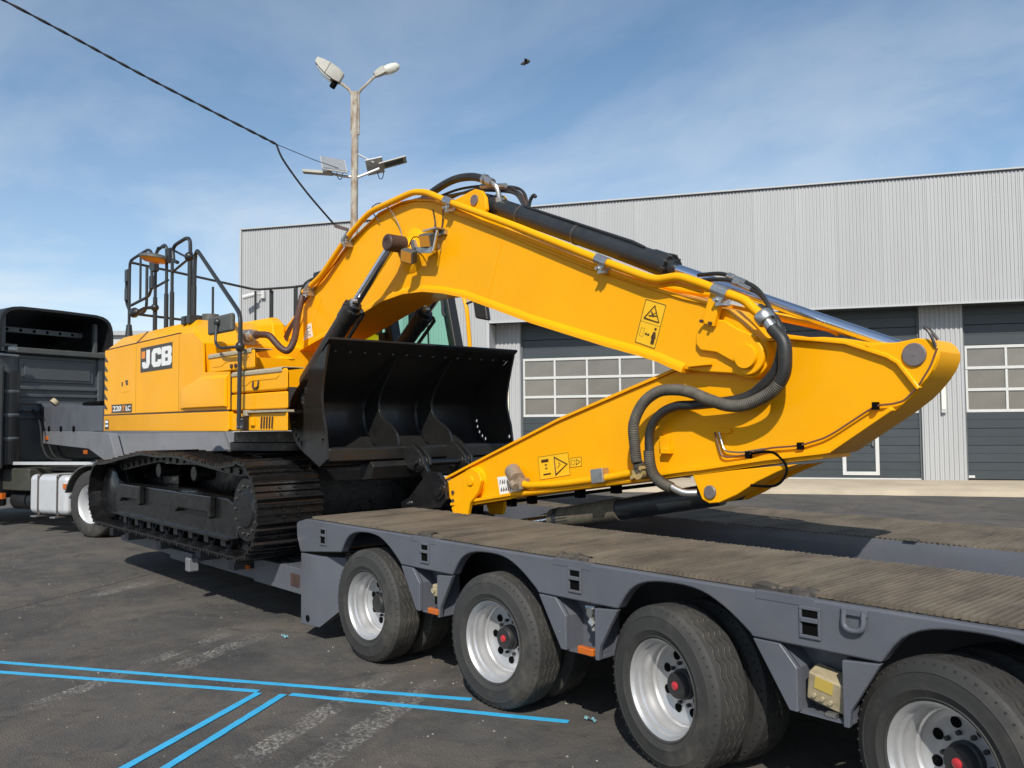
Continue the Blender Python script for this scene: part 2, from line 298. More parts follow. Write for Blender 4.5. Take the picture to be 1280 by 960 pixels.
# ------------------------------------------------------------------ ground
def asphalt():
    m = mat('asphalt', (0.048, 0.045, 0.042), 0.88); nt = m.node_tree; N, L = nt.nodes, nt.links; b = N['Principled BSDF']
    g = N.new('ShaderNodeNewGeometry'); P = g.outputs['Position']
    def noise(sc, det=6, ro=0.6, dist=0, vec=None):
        n = N.new('ShaderNodeTexNoise'); n.inputs['Scale'].default_value = sc; n.inputs['Detail'].default_value = det; n.inputs['Roughness'].default_value = ro
        n.inputs['Distortion'].default_value = dist; L.new(vec or P, n.inputs['Vector']); return n.outputs['Fac']
    def rmp(f, a, c, lo=0, hi=1):
        r = N.new('ShaderNodeMapRange'); r.inputs[1].default_value = a; r.inputs[2].default_value = c; r.inputs[3].default_value = lo; r.inputs[4].default_value = hi
        L.new(f, r.inputs[0]); return r.outputs[0]
    def mx(f, A, B):
        x = N.new('ShaderNodeMix'); x.data_type = 'RGBA'
        for q, k in ((f, 'Factor'), (A, 'A'), (B, 'B')):
            if isinstance(q, tuple): x.inputs[k].default_value = (*q, 1)
            elif isinstance(q, float): x.inputs[k].default_value = q
            else: L.new(q, x.inputs[k])
        return x.outputs['Result']
    def mth(op, a, c):
        n = N.new('ShaderNodeMath'); n.operation = op
        for i, q in enumerate((a, c)):
            if isinstance(q, (int, float)): n.inputs[i].default_value = q
            else: L.new(q, n.inputs[i])
        return n.outputs[0]
    base = mx(rmp(noise(0.55, 6, 0.65, 0.8), 0.40, 0.60), (0.092, 0.086, 0.079), (0.050, 0.048, 0.046))
    base = mx(rmp(noise(1.3, 8, 0.72, 0.6), 0.46, 0.66, 0, 0.9), base, (0.132, 0.112, 0.088))         # dusty patches
    # tyre tracks and sweeping marks: noise drawn out along the yard's driving direction
    mp = N.new('ShaderNodeMapping'); mp.inputs['Rotation'].default_value = (0, 0, R(-32)); mp.inputs['Scale'].default_value = (0.28, 3.2, 1); L.new(P, mp.inputs[0])
    base = mx(rmp(noise(1.1, 7, 0.62, 0, mp.outputs[0]), 0.52, 0.76, 0, 0.6), base, (0.13, 0.112, 0.09))
    base = mx(rmp(noise(7, 6, 0.7), 0.50, 0.72, 0, 0.55), base, (0.115, 0.098, 0.078))
    base = mx(rmp(noise(3.1, 7, 0.7, 1.0), 0.47, 0.30, 0, 0.8), base, (0.030, 0.029, 0.028))
    # aggregate speckle
    vo = N.new('ShaderNodeTexVoronoi'); vo.inputs['Scale'].default_value = 95; L.new(P, vo.inputs['Vector'])
    base = mx(rmp(vo.outputs['Distance'], 0.0, 0.5, 0.6, 0), base, (0.085, 0.08, 0.073))
    fine = noise(95, 4, 0.75)
    base = mx(rmp(fine, 0.57, 0.74, 0, 0.85), base, (0.17, 0.15, 0.125))
    base = mx(rmp(fine, 0.44, 0.28, 0, 0.8), base, (0.018, 0.017, 0.016))
    # worn pale road paint: old stripes, almost gone
    sx = N.new('ShaderNodeSeparateXYZ'); L.new(P, sx.inputs[0])
    def stripe(cx, cy, ang, half_l, half_w):
        a = R(ang); ca, sa = math.cos(a), math.sin(a)
        X = mth('SUBTRACT', sx.outputs[0], cx); Y = mth('SUBTRACT', sx.outputs[1], cy)
        u = mth('ADD', mth('MULTIPLY', X, ca), mth('MULTIPLY', Y, sa)); v = mth('SUBTRACT', mth('MULTIPLY', Y, ca), mth('MULTIPLY', X, sa))
        return mth('MULTIPLY', rmp(mth('ABSOLUTE', u, 0), half_l, half_l * 0.6), rmp(mth('ABSOLUTE', v, 0), half_w, half_w * 0.8))
    st = None
    for q in ((-4.35, 2.25, 118, 1.3, 0.085), (-4.02, 2.42, 118, 1.2, 0.10), (-6.3, 2.72, 118, 0.55, 0.10), (-6.55, 2.58, 118, 0.5, 0.07), (-6.05, 1.72, 118, 0.5, 0.08), (-9.4, 3.0, 120, 0.5, 0.10)):
        k = stripe(*q); st = k if st is None else mth('MAXIMUM', st, k)
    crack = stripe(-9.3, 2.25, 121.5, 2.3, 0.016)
    wear = mth('MULTIPLY', rmp(noise(38, 5, 0.75), 0.47, 0.60), rmp(noise(4.5, 4), 0.36, 0.58))
    base = mx(mth('MULTIPLY', mth('MULTIPLY', st, wear), 0.95), base, (0.34, 0.325, 0.29))
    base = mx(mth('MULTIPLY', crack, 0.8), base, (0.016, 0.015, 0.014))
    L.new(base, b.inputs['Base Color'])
    L.new(rmp(noise(2.2, 4), 0.3, 0.7, 0.78, 0.95), b.inputs['Roughness'])
    bn = N.new('ShaderNodeBump'); bn.inputs['Strength'].default_value = 1.0; bn.inputs['Distance'].default_value = 0.009
    L.new(mth('ADD', mth('MULTIPLY', noise(75, 5, 0.75), 1.0), mth('MULTIPLY', vo.outputs['Distance'], 0.6)), bn.inputs['Height']); L.new(bn.outputs[0], b.inputs['Normal'])
    return m
set_org((0, 0, 0))
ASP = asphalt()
mb = MB(); S = 700; n = 14
mb.add([(-S + 2 * S * i / n, -S + 2 * S * j / n, 0) for j in range(n + 1) for i in range(n + 1)],
       [(j * (n + 1) + i, j * (n + 1) + i + 1, (j + 1) * (n + 1) + i + 1, (j + 1) * (n + 1) + i) for j in range(n) for i in range(n)])
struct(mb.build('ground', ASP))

# ------------------------------------------------------------------ warehouse frame (u along the facade, v into the building)
PHI = 0.5646; WP = Vector((-9.18, 22.46, 0))
eu = Vector((math.cos(PHI), math.sin(PHI), 0)); ev = Vector((-math.sin(PHI), math.cos(PHI), 0))
def W(u, v, z): return WP + eu * u + ev * v + Vector((0, 0, z))
CONC = mat('concrete_apron', (0.44, 0.37, 0.27), 0.9, col2=(0.36, 0.30, 0.22), vscale=0.9, bump=0.35, bscale=30, dirt=0.5, dcol=(0.26, 0.205, 0.145), dscale=0.7)
# concrete apron with an uneven, tar-splashed front edge
mb = MB(); us = [-24 + 0.45 * i for i in range(125)]
fr = [(-3.28 + random.uniform(-.05, .05)) for u in us]
mb.loft([[W(u, 0.5, -0.05), W(u, 0.5, 0.132), W(u, f + 0.06, 0.118), W(u, f, 0.07), W(u, f - 0.05, -0.05)] for u, f in zip(us, fr)])
struct(mb.build('pavement', CONC, ang=50))

CLAD = rnd_tint(mat('grey_cladding', (0.40, 0.405, 0.405), 0.55, metal=0.0, var=0.09, vscale=0.7, dirt=0.22, dcol=(0.29, 0.285, 0.265), dscale=0.9, stretch=(1.5, 1, 0.25)), 0.025)
COPE = mat('coping_grey', (0.42, 0.43, 0.43), 0.5)
DOORP = rnd_tint(mat('anthracite_door', (0.040, 0.050, 0.056), 0.42, var=0.15, vscale=1.5, bump=0.03, dirt=0.2, dcol=(0.07, 0.078, 0.08), dscale=0.8), 0.07)
WFR = mat('white_door_frame', (0.55, 0.55, 0.53), 0.45, var=0.08)
PANE = rnd_tint(mat('grey_door_pane', (0.165, 0.152, 0.132), 0.10, spec=0.6, coat=0.5, var=0.3, vscale=0.9), 0.10)
DFR = mat('dark_door_frame', (0.09, 0.10, 0.105), 0.5)
wh = thing('warehouse', 'long grey corrugated warehouse with dark sectional doors behind the excavator', 'warehouse', WP, PHI)
def wbox(mbx, u0, u1, v0, v1, z0, z1): return mbx.box(u0, u1, v0, v1, z0, z1)
def corrugated(width, z0, z1, pitch, depth, proud):
    """one cladding sheet with trapezoid ribs, local x from 0 to width, face at y = 0"""
    n = max(1, round(width / pitch)); p = width / n; prof = [(0, 0)]
    for i in range(n):
        x = i * p; prof += [(x + p * .30, 0), (x + p * .42, -depth), (x + p * .80, -depth), (x + p * .92, 0)]
    prof += [(width, 0), (width, proud), (0, proud)]
    m = MB(); m.prismz(prof, z0, z1); return m
U0, U1, UL, TOP, FB = -19.5, 26.0, -11.38, 7.86, 4.60
SW = 1.05
pm = corrugated(SW - 0.004, FB, TOP - .06, 0.0875, 0.019, 0.03).mesh('wall_panel', local=True)
k = 0; u = UL
while u < U1:
    o = link('wall_panel', pm, CLAD, wh); o.location = (u, -0.62 - (0.002 if k % 2 else 0), 0); u += SW; k += 1
pw = (UL - U0) / 8
pm2 = corrugated(pw - 0.004, 0.13, TOP - .06, 0.0875, 0.019, 0.03).mesh('wall_panel', local=True)
for i in range(8):
    o = link('wall_panel', pm2, CLAD, wh); o.location = (U0 + i * pw, -0.62 - (0.002 if i % 2 else 0), 0)
# body behind the cladding, roof, coping, reveals
wbox(MB(), U0 + .05, U1, 0.24, 18, 0.0, TOP - .25).build('wall', mat('dark_wall', (0.10, 0.105, 0.11), 0.8), wh, local=True)
mb = MB(); wbox(mb, UL + .02, U1, -0.585, 0.235, FB + .012, TOP - .26); wbox(mb, U0 + .06, UL - .02, -0.585, 0.235, 0.14, TOP - .26); mb.build('inner_wall', DFR, wh, local=True)
wbox(MB(), U0 - .03, U1, -0.70, -0.50, TOP - .035, TOP).build('coping', COPE, wh, local=True)
wbox(MB(), U0, U1, -0.5, 18.2, TOP - .24, TOP - .10).build('roof', DFR, wh, local=True)
wbox(MB(), UL, U1, -0.665, -0.60, FB - .05, FB - .004).build('drip_edge', COPE, wh, local=True)
wbox(MB(), U0 - .035, U0 + .03, -0.69, 0.3, 0.13, TOP - .04).build('corner_trim', COPE, wh, local=True)
wbox(MB(), UL - .05, UL + .015, -0.665, -0.02, 0.13, FB - .06).build('corner_trim', COPE, wh, local=True)
DW = 4.83
doors = [-10.62, -4.78, 1.06, 6.90, 12.74, 18.58]
cm_ = {}
edges = [UL + .02] + [d + DW for d in doors]
for i, d in enumerate(doors):
    a = edges[i] if i == 0 else doors[i - 1] + DW
    w = d - a
    key = round(w, 2)
    if key not in cm_: cm_[key] = corrugated(w, 0.13, FB, 0.118, 0.026, 0.2).mesh('column_cladding', local=True)
    o = link('column_cladding', cm_[key], CLAD, wh); o.location = (a, -0.03, 0)
# one sectional door, its pieces shared by all doors
sec = MB(); sec.loft([[(0.012, y, z), (DW - 0.012, y, z), (DW - .012, .06, z), (.012, .06, z)] for z, y in
                      ((0, .012), (.012, 0), (.198, 0), (.206, .008), (.222, .008), (.230, 0), (.415, 0), (.427, .012))])
secm = sec.mesh('door_panel', local=True)
top = MB(); top.loft([[(0.012, y, z), (DW - 0.012, y, z), (DW - .012, .06, z), (.012, .06, z)] for z, y in
                      ((0, .012), (.012, 0), (.25, 0), (.258, .007), (.272, .007), (.28, 0), (.515, 0), (.527, .012))])
topm = top.mesh('door_panel', local=True)
cols = 5; cw = (DW - 0.10) / cols
zr = [1.89, 2.43, 2.985, 3.52]
panem = MB().box(0, cw - .05, 0, .012, 0, .49).mesh('pane', local=True)
hbar = MB().box(0, DW - .1, -.012, .05, -.035, .035).mesh('frame_bar', local=True)
vbar = MB().box(-.027, .027, -.012, .05, 0, .470).mesh('frame_bar', local=True)
for i, d in enumerate(doors):
    dr = MB().prism([(0, .131), (.05, .131), (.05, FB - .02), (DW - .05, FB - .02), (DW - .05, .131), (DW, .131), (DW, FB + .03), (0, FB + .03)], .06, .14).build('door', DFR, wh, local=True); dr.location = (d, 0, 0)
    if i == 0: dr['label'] = 'sectional door left of the boom, bordering the smooth wall'
    def put(nm, me, m_, x, y, z, bev=0):
        o = link(nm, me, m_, dr, bev); o.location = (x, y, z); return o
    if i > 3: continue
    for k in range(4): put('door_panel', secm, DOORP, 0, .10, 0.15 + .43 * k)
    for k in range(2): put('door_panel', topm, DOORP, 0, .10, 3.56 + .532 * k)
    for r_ in range(4): put('frame_bar', hbar, WFR, .05, .10, zr[r_])
    for r_ in range(3):
        for c_ in range(cols + 1): put('frame_bar', vbar, WFR, .05 + min(max(c_ * cw, .03), DW - .13), .101, zr[r_] + .036)
        for c_ in range(cols): put('pane', panem, PANE, .05 + c_ * cw + .025, .125, zr[r_] + .03)
    if i == 1:
        wk = MB().box(2.90, 2.99, .07, .12, .24, 1.85).box(3.71, 3.80, .07, .12, .24, 1.85).box(2.99, 3.71, .07, .12, .24, .33).box(2.99, 3.71, .07, .12, 1.78, 1.85)
        wk.build('wicket_frame', WFR, dr, local=True)
        MB().box(3.62, 3.68, .03, .07, 1.0, 1.14).build('handle', DFR, dr, local=True)
        MB().box(.05, DW - .05, .04, .12, .134, .165).build('sill', WFR, dr, local=True)
    if i == 2: MB().box(.04, .20, .085, .10, .19, .25).build('maker_plate', WFR, dr, local=True)
for u, z0, z1 in ((-11.0, 1.95, 3.2), (0.55, 1.93, 3.3), (6.4, 1.93, 3.3)):
    m = MB(); m.box(u - .05, u + .05, -.13, -.062, z0, z1); m.build('wall_lamp_tube', mat('lamp_tube_cream', (0.8, 0.78, 0.62), 0.5), wh, bev=.015, local=True)
    MB().box(u - .06, u + .06, -.14, -.06, z0 - .08, z0 - .004).build('lamp_tube_end', COPE, wh, local=True)
sc_ = MB(); sc_.cyl((-19.15, -1.06, 5.62), (-18.8, -0.95, 5.72), .075, n=14); sc_.cyl((-18.7, -.66, 5.75), (-18.85, -.95, 5.72), .03, n=8); sc_.box(-18.74, -18.62, -.74, -.66, 5.62, 5.86)
sc_.build('security_camera', WFR, wh, local=True)

# ------------------------------------------------------------------ pale building far away on the left
fb = thing('far_building', 'low pale flat-roofed building in the distance beyond the truck', 'building', (-62, 20, 0), R(52))
MB().box(-16, 26, 0, 14, 0, 8.05).build('wall', mat('pale_render', (0.50, 0.50, 0.48), 0.8, var=0.08, vscale=0.2), fb, local=True)
MB().box(-16.3, 26.3, -.3, 14.3, 8.052, 8.35).build('roof', mat('roof_edge_grey', (0.36, 0.37, 0.38), 0.6), fb, local=True)
for k in range(9):
    wf = MB().box(-14 + k * 4.3, -12 + k * 4.3, -.06, -.004, 4.2, 6.0).build('window_frame', WFR, fb, local=True)
    MB().box(-13.9 + k * 4.3, -12.1 + k * 4.3, -.08, -.062, 4.3, 5.9).build('window_pane', PANE, wf, local=True)

# ------------------------------------------------------------------ blue tape lines stuck on the asphalt
TAPE = mat('blue_tape', (0.045, 0.42, 0.72), 0.5, var=0.15, vscale=8, bump=0.1, dirt=0.12, dcol=(0.08, 0.2, 0.32), dscale=9)
set_org((0, 0, 0))
def tape(p0, p1, w, z, label, ends=(0, 0)):
    p0, p1 = Vector((*p0, 0)), Vector((*p1, 0)); d = (p1 - p0); L_ = d.length; t = d / L_; s_ = Vector((-t.y, t.x, 0)); n_ = int(L_ / .06); m = MB(); lp = []
    for i in range(n_ + 1):
        c = p0 + t * (L_ * i / n_); a = random.uniform(-.0016, .0016); b = random.uniform(-.0016, .0016)
        lp.append([c + s_ * (w / 2 + a) + Vector((0, 0, z)), c - s_ * (w / 2 + b) + Vector((0, 0, z)), c - s_ * (w / 2 + b) + Vector((0, 0, z - .0025)), c + s_ * (w / 2 + a) + Vector((0, 0, z - .0025))])
    m.loft(lp); o = m.build('blue_tape_line', TAPE); tag(o, label, 'tape line'); return o
tape((-9.6, -0.20), (-4.10, 3.355), .046, .0040, 'long unbroken blue tape line running under the wheels')
tape((-9.1, -0.18), (-5.165, 2.475), .046, .0042, 'blue tape line ending where it meets a slanting strip')
tape((-4.965, 2.595), (-3.42, 3.505), .046, .0044, 'frayed blue tape line starting at a slanting strip and ending by the tyres')
tape((-5.125, 2.455), (-4.18, 0.97), .050, .0068, 'slanting blue tape strip joined to the line without tyres on it')
tape((-4.985, 2.555), (-4.03, 1.13), .050, .0070, 'slanting blue tape strip joined to the frayed line')
TSC = mat('tape_scrap', (0.16, 0.33, 0.36), 0.6)
for (x, y, lab) in ((-6.31, 3.24, 'crumpled scrap of pale blue tape near the trailer front corner'), (-3.34, 3.60, 'crumpled scrap of pale blue tape beside the trailer tyres')):
    m = MB(); lp = []
    for i in range(9):
        lp.append([(x + i * .011 - .04 + random.uniform(-.004, .004), y + s_ * .010 + random.uniform(-.008, .008), .006 + random.uniform(0, .02)) for s_ in (-1, -.3, .4, 1)])
    m.loft(lp, cap=False, closed=False); tag(m.build('tape_scrap', TSC), lab, 'scrap')

# ================================================================== low-bed trailer
TRY0, TRY1 = 3.345, 6.36
tr = thing('lowbed_trailer', 'dark grey low-bed trailer carrying the excavator, worn ribbed mats on its rear deck', 'trailer', (-5.0, 4.85, 0))
BT = 0.944
def arch(c):
    return [(c - .395, .735)] + cr([(c - .385, .752), (c - .31, .845), (c - .20, .897), (c - .03, .912), (c + .12, .897), (c + .24, .845), (c + .33, .785), (c + .378, .748)], 3) + [(c + .385, .735)]
AC = [-5.23, -3.88, -2.51, -1.15, 0.21]
def beam(y0, y1, name):
    low = [(-6.26, .672), (-6.31, .80), (-6.31, .90), (-6.22, BT - .01)]
    poly = [(-6.25, .672)]
    for c in AC: poly += arch(c)
    poly += [(1.2, .735), (1.2, BT), (-6.16, BT), (-6.29, BT - .03), (-6.315, .90), (-6.31, .80)]
    return MB().prism(poly, y0, y1).build(name, GRY, tr, bev=.012)
beam(TRY0, TRY0 + .075, 'side_beam'); beam(TRY1 - .075, TRY1, 'side_beam')
# inner wheel-house plates and spine beams
for y_ in (4.28, 5.30): MB().box(-6.2, 1.2, y_, y_ + .05, .30, .90).build('spine_beam', GRYD, tr)
for a_, b_ in ((TRY0 + .08, 4.384), (5.265, TRY1 - .08)): MB().box(-6.2, 1.2, a_, b_, .925, .945).build('deck_plate', GRYD, tr)
for yy in (TRY0 + .085, TRY1 - .105):
    pass
# skirts below the beam between the wheels
skn = []
for i, c in enumerate(AC[:4]):
    x0 = c + .385; x1 = AC[i + 1] - .395
    Y = TRY0 + .004
    sk = MB().prism([(x0 + .002, .731), (x0 + .135, .731), (x0 + .215, .64), (x0 + .215, .455), (x0 + .175, .455)], Y, Y + .03).build('skirt', GRY, tr, bev=.006)
    MB().prism([(x0 + .13, .735), (x1 - .13, .735), (x1 - .13, .46), (x0 + .16, .46)], Y + .14, Y + .16).build('pocket_back', GRY, sk)
    MB().prism([(x1 - .165, .715), (x1 - .002, .731), (x1 - .13, .52), (x1 - .14, .445), (x1 - .165, .445)], Y, Y + .03).build('skirt_flange', GRY, sk, bev=.006)
    mb = MB(); mb.add([(x0 + .135, Y + .03, .731), (x0 + .215, Y + .03, .64), (x0 + .215, Y + .14, .64), (x0 + .135, Y + .14, .731)], [(0, 1, 2, 3)])
    mb.box(x0 + .205, x0 + .215, Y + .03, Y + .14, .455, .64); mb.box(x1 - .165, x1 - .155, Y + .03, Y + .14, .445, .715); mb.box(x0 + .2, x1 - .15, Y + .03, Y + .15, .447, .459)
    mb.build('pocket_side', GRY, sk)
    skn.append(sk)
    # the far side's skirt, plain
    Y = TRY1 - .034
    MB().prism([(x0 + .002, .731), (x1 - .002, .731), (x1 - .14, .45), (x0 + .175, .45)], Y, Y + .03).build('skirt', GRY, tr)
# front box under the deck's front corner
mb = MB(); pl = [(-6.25, TRY0 + .006), (-5.95, TRY0 + .006), (-5.73, TRY0 + .16), (-5.73, 4.1), (-6.25, 4.1)]
zb = [.10, .12, .33, .40, .10]
mb.loft([[(x, y, z) for (x, y), z in zip(pl, zb)], [(x, y, .668) for x, y in pl]]); fbx = mb.build('front_box', GRY, tr, bev=.008)
MB().cyl((-6.13, TRY0 + .010, .165), (-6.13, TRY0 - .001, .165), .026, n=18).build('drain_hole', DBLK, fbx)
MB().box(-6.262, -6.252, TRY0 + .03, TRY0 + .5, .30, .60).build('front_plate', GRYD, fbx)
# brush mud guard behind the box
mb = MB(); random.seed(3)
for k in range(26):
    z = .17 + k * .022
    mb.box(-5.715 + random.uniform(-.004, .004), -5.662 + random.uniform(-.008, .012), TRY0 + .10, TRY0 + .55, z, z + .0165)
mb.box(-5.72, -5.70, TRY0 + .11, TRY0 + .55, .14, .74); mb.build('brush_mudguard', mat('bristle_black', (0.02, 0.02, 0.018), 0.8, dirt=0.5, dscale=20), tr)
# ribbed rubber mats on the decks: a slab per mat with moulded cross ribs
def deck_mat(x0, x1, y0, y1, pitch=0.031):
    m = MB(); n_ = int((x1 - x0) / pitch); prof = [(x0, .947)]
    for i in range(n_):
        x = x0 + (x1 - x0) * i / n_; p = (x1 - x0) / n_; h = .966 + random.uniform(-.0022, .0016)
        prof += [(x + p * .10, .949), (x + p * .18, h), (x + p * .58, h), (x + p * .66, .949)]
    prof += [(x1, .947)]
    ys = [y0 + (y1 - y0) * j / 5 for j in range(6)]
    loops = []
    for y in ys:
        w = random.uniform(-.003, .002)
        loops.append([(x, y + (random.uniform(-.006, .006) if y in (y0, y1) else 0), z + (w if z > .95 else 0)) for x, z in prof])
    m.loft(loops, cap=True, closed=True); return m
for x0, x1 in ((-6.12, -4.90), (-4.89, -3.62), (-3.61, -1.98), (-1.97, -0.45), (-.44, 1.1)):
    deck_mat(x0, x1, TRY0 + .035, 4.385).build('deck_mat', MATW, tr, ang=20)
    deck_mat(x0 + .1, x1 + .09, 5.25, TRY1 - .02).build('deck_mat', MATW, tr, ang=20)
# sloped front lip of the deck
MB().prism([(-6.13, .957), (-6.20, .95), (-6.30, .905), (-6.30, .88), (-6.12, .93)], TRY0 + .09, 4.38).build('front_lip', MATW, tr)
# torn edges where mats meet the beam
random.seed(11)
for xc, wd in ((-4.60, .16), (-3.25, .22), (-1.98, .30), (-.75, .2)):
    m = MB(); lp = []
    for i in range(13):
        x = xc + wd * (i / 12 - .5); h = random.uniform(.004, .020)
        lp.append([(x, TRY0 + .012 + random.uniform(0, .02), .9455), (x, TRY0 + .02 + random.uniform(0, .02), .950 + h), (x, TRY0 + .06, .958 + h + random.uniform(0, .008)), (x, TRY0 + .11, .957)])
    m.loft(lp, closed=False, cap=False); m.build('torn_mat_edge', RUBD, tr, ang=10)
    MB().box(xc - .12, xc + .16, TRY0 - .0025, TRY0 + .04, BT - .035, BT + .003).build('weld_plate', GRY, tr, bev=.003)
# middle trough for the boom
mb = MB(); mb.box(-6.2, 1.2, 4.386, 4.40, .55, .956); mb.build('trough_wall', GRY, tr)
mb = MB(); mb.prismx([(5.235, .55), (5.235, .90), (5.247, .955), (5.262, .955), (5.262, .55)], -6.2, 1.2); mb.build('trough_wall', GRY, tr)
MB().box(-6.2, 1.2, 4.40, 5.235, .53, .549).build('trough_floor', GRYD, tr)
MB().tube([(-1.30, 5.232, .80), (-1.30, 5.19, .83), (-1.30, 5.17, .87), (-1.24, 5.17, .885), (-1.18, 5.17, .87), (-1.18, 5.19, .83), (-1.18, 5.232, .80)], .014, 8).build('lashing_ring', STL, tr)
MB().box(-2.26, -2.18, 5.225, 5.29, .956, .972).build('rail_stop', RUBD, tr, bev=.008)
# lashing pockets in the beam
for x in (-5.88, -4.56, -3.20, -1.84, -.5):
    s = 1.0; z = .845 if x > -5.7 else .83; Y = TRY0
    p = MB()
    p.box(x - .048, x + .048, Y - .010, Y + .001, z + .052, z + .066); p.box(x - .048, x + .048, Y - .010, Y + .001, z - .066, z - .052)
    p.box(x - .048, x - .036, Y - .010, Y + .001, z - .052, z + .052); p.box(x + .036, x + .048, Y - .010, Y + .001, z - .052, z + .052)
    pk = p.build('lashing_pocket', GRY, tr, bev=.003)
    MB().box(x - .036, x + .036, Y - .0035, Y + .0005, z - .052, z + .052).build('pocket_hole', DBLK, pk)
    MB().bar((x - .038, Y - .012, z + .012), (x + .038, Y - .012, z + .012), .012, .020).build('pocket_bar', GRY, pk, bev=.003)
m = MB(); m.tube(cr([(-1.685, Y - .012, .925), (-1.685, Y - .018, .87), (-1.665, Y - .020, .85), (-1.625, Y - .020, .85), (-1.605, Y - .018, .87), (-1.605, Y - .012, .925)], 5), .011, 10)
dring = m.build('lashing_ring', GRY, tr); MB().box(-1.70, -1.59, Y - .014, Y + .002, .905, .935).build('ring_clip', GRY, dring, bev=.004)
# small fittings
Y = TRY0
MB().box(-4.53, -4.445, Y + .03, Y + .10, .565, .645).build('switch_box', BEI, tr, bev=.012)
MB().cyl((-4.505, Y + .031, .605), (-4.505, Y + .018, .605), .017, n=14).build('switch_knob', BEI, tr)
MB().box(-4.51, -4.45, Y + .04, Y + .10, .515, .562).build('switch_bracket', DBLK, tr)
MB().box(-4.525, -4.42, Y - .010, Y + .025, .462, .498).build('marker_light', ORG_L, tr, bev=.006)
MB().box(-3.185, -3.075, Y - .010, Y + .025, .462, .502).build('marker_light', ORG_L, tr, bev=.006)
m = MB(); m.cyl((-3.14, Y + .13, .68), (-3.14, Y + .04, .67), .022, n=10); m.cyl((-3.155, Y + .06, .69), (-3.12, Y + .06, .58), .016, n=8); m.cyl((-3.17, Y + .05, .70), (-3.12, Y + .07, .70), .014, n=8); m.cyl((-3.14, Y + .05, .63), (-3.11, Y + .05, .61), .02, n=8)
m.build('air_coupling', STL, tr)
m = MB(); m.obox((-1.80, Y + .085, .565), (.085, 0, -.018), (0, .045, .012), (.012, -.012, .062)); cb = m.build('control_box', BEI, tr, bev=.010)
MB().obox((-1.806, Y + .036, .585), (.040, 0, -.008), (0, .003, .001), (.006, -.004, .026)).build('control_display', mat('yellowed_display', (0.5, 0.36, 0.08), 0.35), cb)
for k in range(3): MB().cyl((-1.85 + k * .036, Y + .040, .537 - .008 * k), (-1.85 + k * .036, Y + .026, .535 - .008 * k), .009, n=10).build('control_button', BEI, cb)
MB().box(-1.80, -1.755, Y + .03, Y + .06, .462, .478).build('latch', STL, cb)

# wheels --------------------------------------------------------------
def tyre_mesh(Rt, Rr, wd, zig=.006, n=112):
    h = wd / 2
    prof = [(Rr, -h * .78, 0), (Rr + .010, -h * .90, 0), (Rr + .016, -h * .93, 0), (Rr + .020, -h * .90, 0), (Rr + .045, -h * .985, 0), (Rr + .049, -h * 1.005, 0), (Rr + .053, -h * .99, 0), ((Rr + Rt) / 2 - .0, -h * 1.0, 0), (Rt - .055, -h * .97, 0), (Rt - .051, -h * .985, 0), (Rt - .047, -h * .96, 0), (Rt - .026, -h * .90, 0), (Rt - .010, -h * .80, 0), (Rt - .002, -h * .72, 0)]
    for g in (-.42, -.12, .18, .46):
        prof += [(Rt - .001 + .002, h * (g - .045), 1), (Rt - .010, h * (g - .02), 1), (Rt - .010, h * (g + .02), 1), (Rt - .001 + .002, h * (g + .045), 1)]
    prof += [(Rt - .002, h * .72, 0), (Rt - .010, h * .80, 0), (Rt - .026, h * .90, 0), (Rt - .055, h * .97, 0), ((Rr + Rt) / 2 - .02, h, 0), (Rr + .012, h * .92, 0), (Rr, h * .78, 0)]
    m = MB(); L_ = []
    for r, a, z in prof:
        L_.append([(r * math.cos(2 * math.pi * k / n), a + (zig * (1 if (k // 2) % 2 else -1) if z else 0), r * math.sin(2 * math.pi * k / n)) for k in range(n)])
    m.loft(L_, cap=False)
    for k in range(0, n, 2):
        a = 2 * math.pi * (k + 1) / n; ca, sa = math.cos(a), math.sin(a); u = Vector((ca, 0, sa)); t_ = Vector((-sa, 0, ca))
        m.obox(u * (Rt - .024) + Vector((0, -h * .85, 0)), u * .009, t_ * .004, Vector((0, .0045, 0)))
    return m
GRV = mat('tread_dust', (0.16, 0.145, 0.115), 0.9)
tyre_me = tyre_mesh(.397, .232, .235).mesh('tyre', local=True, ang=28)
# shoulder notches
gm = MB(); n_g = 112
for g in (-.42, -.12, .18, .46):
    lp = []
    for q in (-.028, .028): lp.append([(.390 * math.cos(2 * math.pi * k / n_g), .1175 * (g + q) + .006 * (1 if (k // 2) % 2 else -1), .390 * math.sin(2 * math.pi * k / n_g)) for k in range(n_g)])
    gm.loft(lp, cap=False)
groove_me = gm.mesh('tread_groove_dust', local=True)
rm = MB(); rm.lathe([(.226, -.075), (.238, -.088), (.2385, -.0815), (.232, -.078), (.222, -.070), (.219, -.048), (.208, -.040), (.205, -.010), (.199, .000), (.197, .028), (.188, .036), (.186, .048), (.168, .058), (.156, .066), (.120, .070), (.0, .070)], n=64)
rim_me = rm.mesh('rim', local=True, ang=40)
hm = MB(); hm.lathe([(.074, .072), (.074, .046), (.066, .040), (.064, .012), (.058, .004), (.0, .004)], n=36)
for k in range(10):
    a = 2 * math.pi * k / 10; c_ = Vector((.100 * math.cos(a), 0, .100 * math.sin(a))); hm.cyl(c_ + Vector((0, .072, 0)), c_ + Vector((0, .052, 0)), .010, n=6)
hub_me = hm.mesh('hub', local=True)
cap_me = MB().lathe([(.021, .005), (.020, -.002), (.014, -.006), (.0, -.007)], n=24).mesh('hub_cap', local=True)
hole_me = MB().lathe([(.0, -.001), (.022, -.001), (.024, .012)], n=18).mesh('hand_hole', local=True)
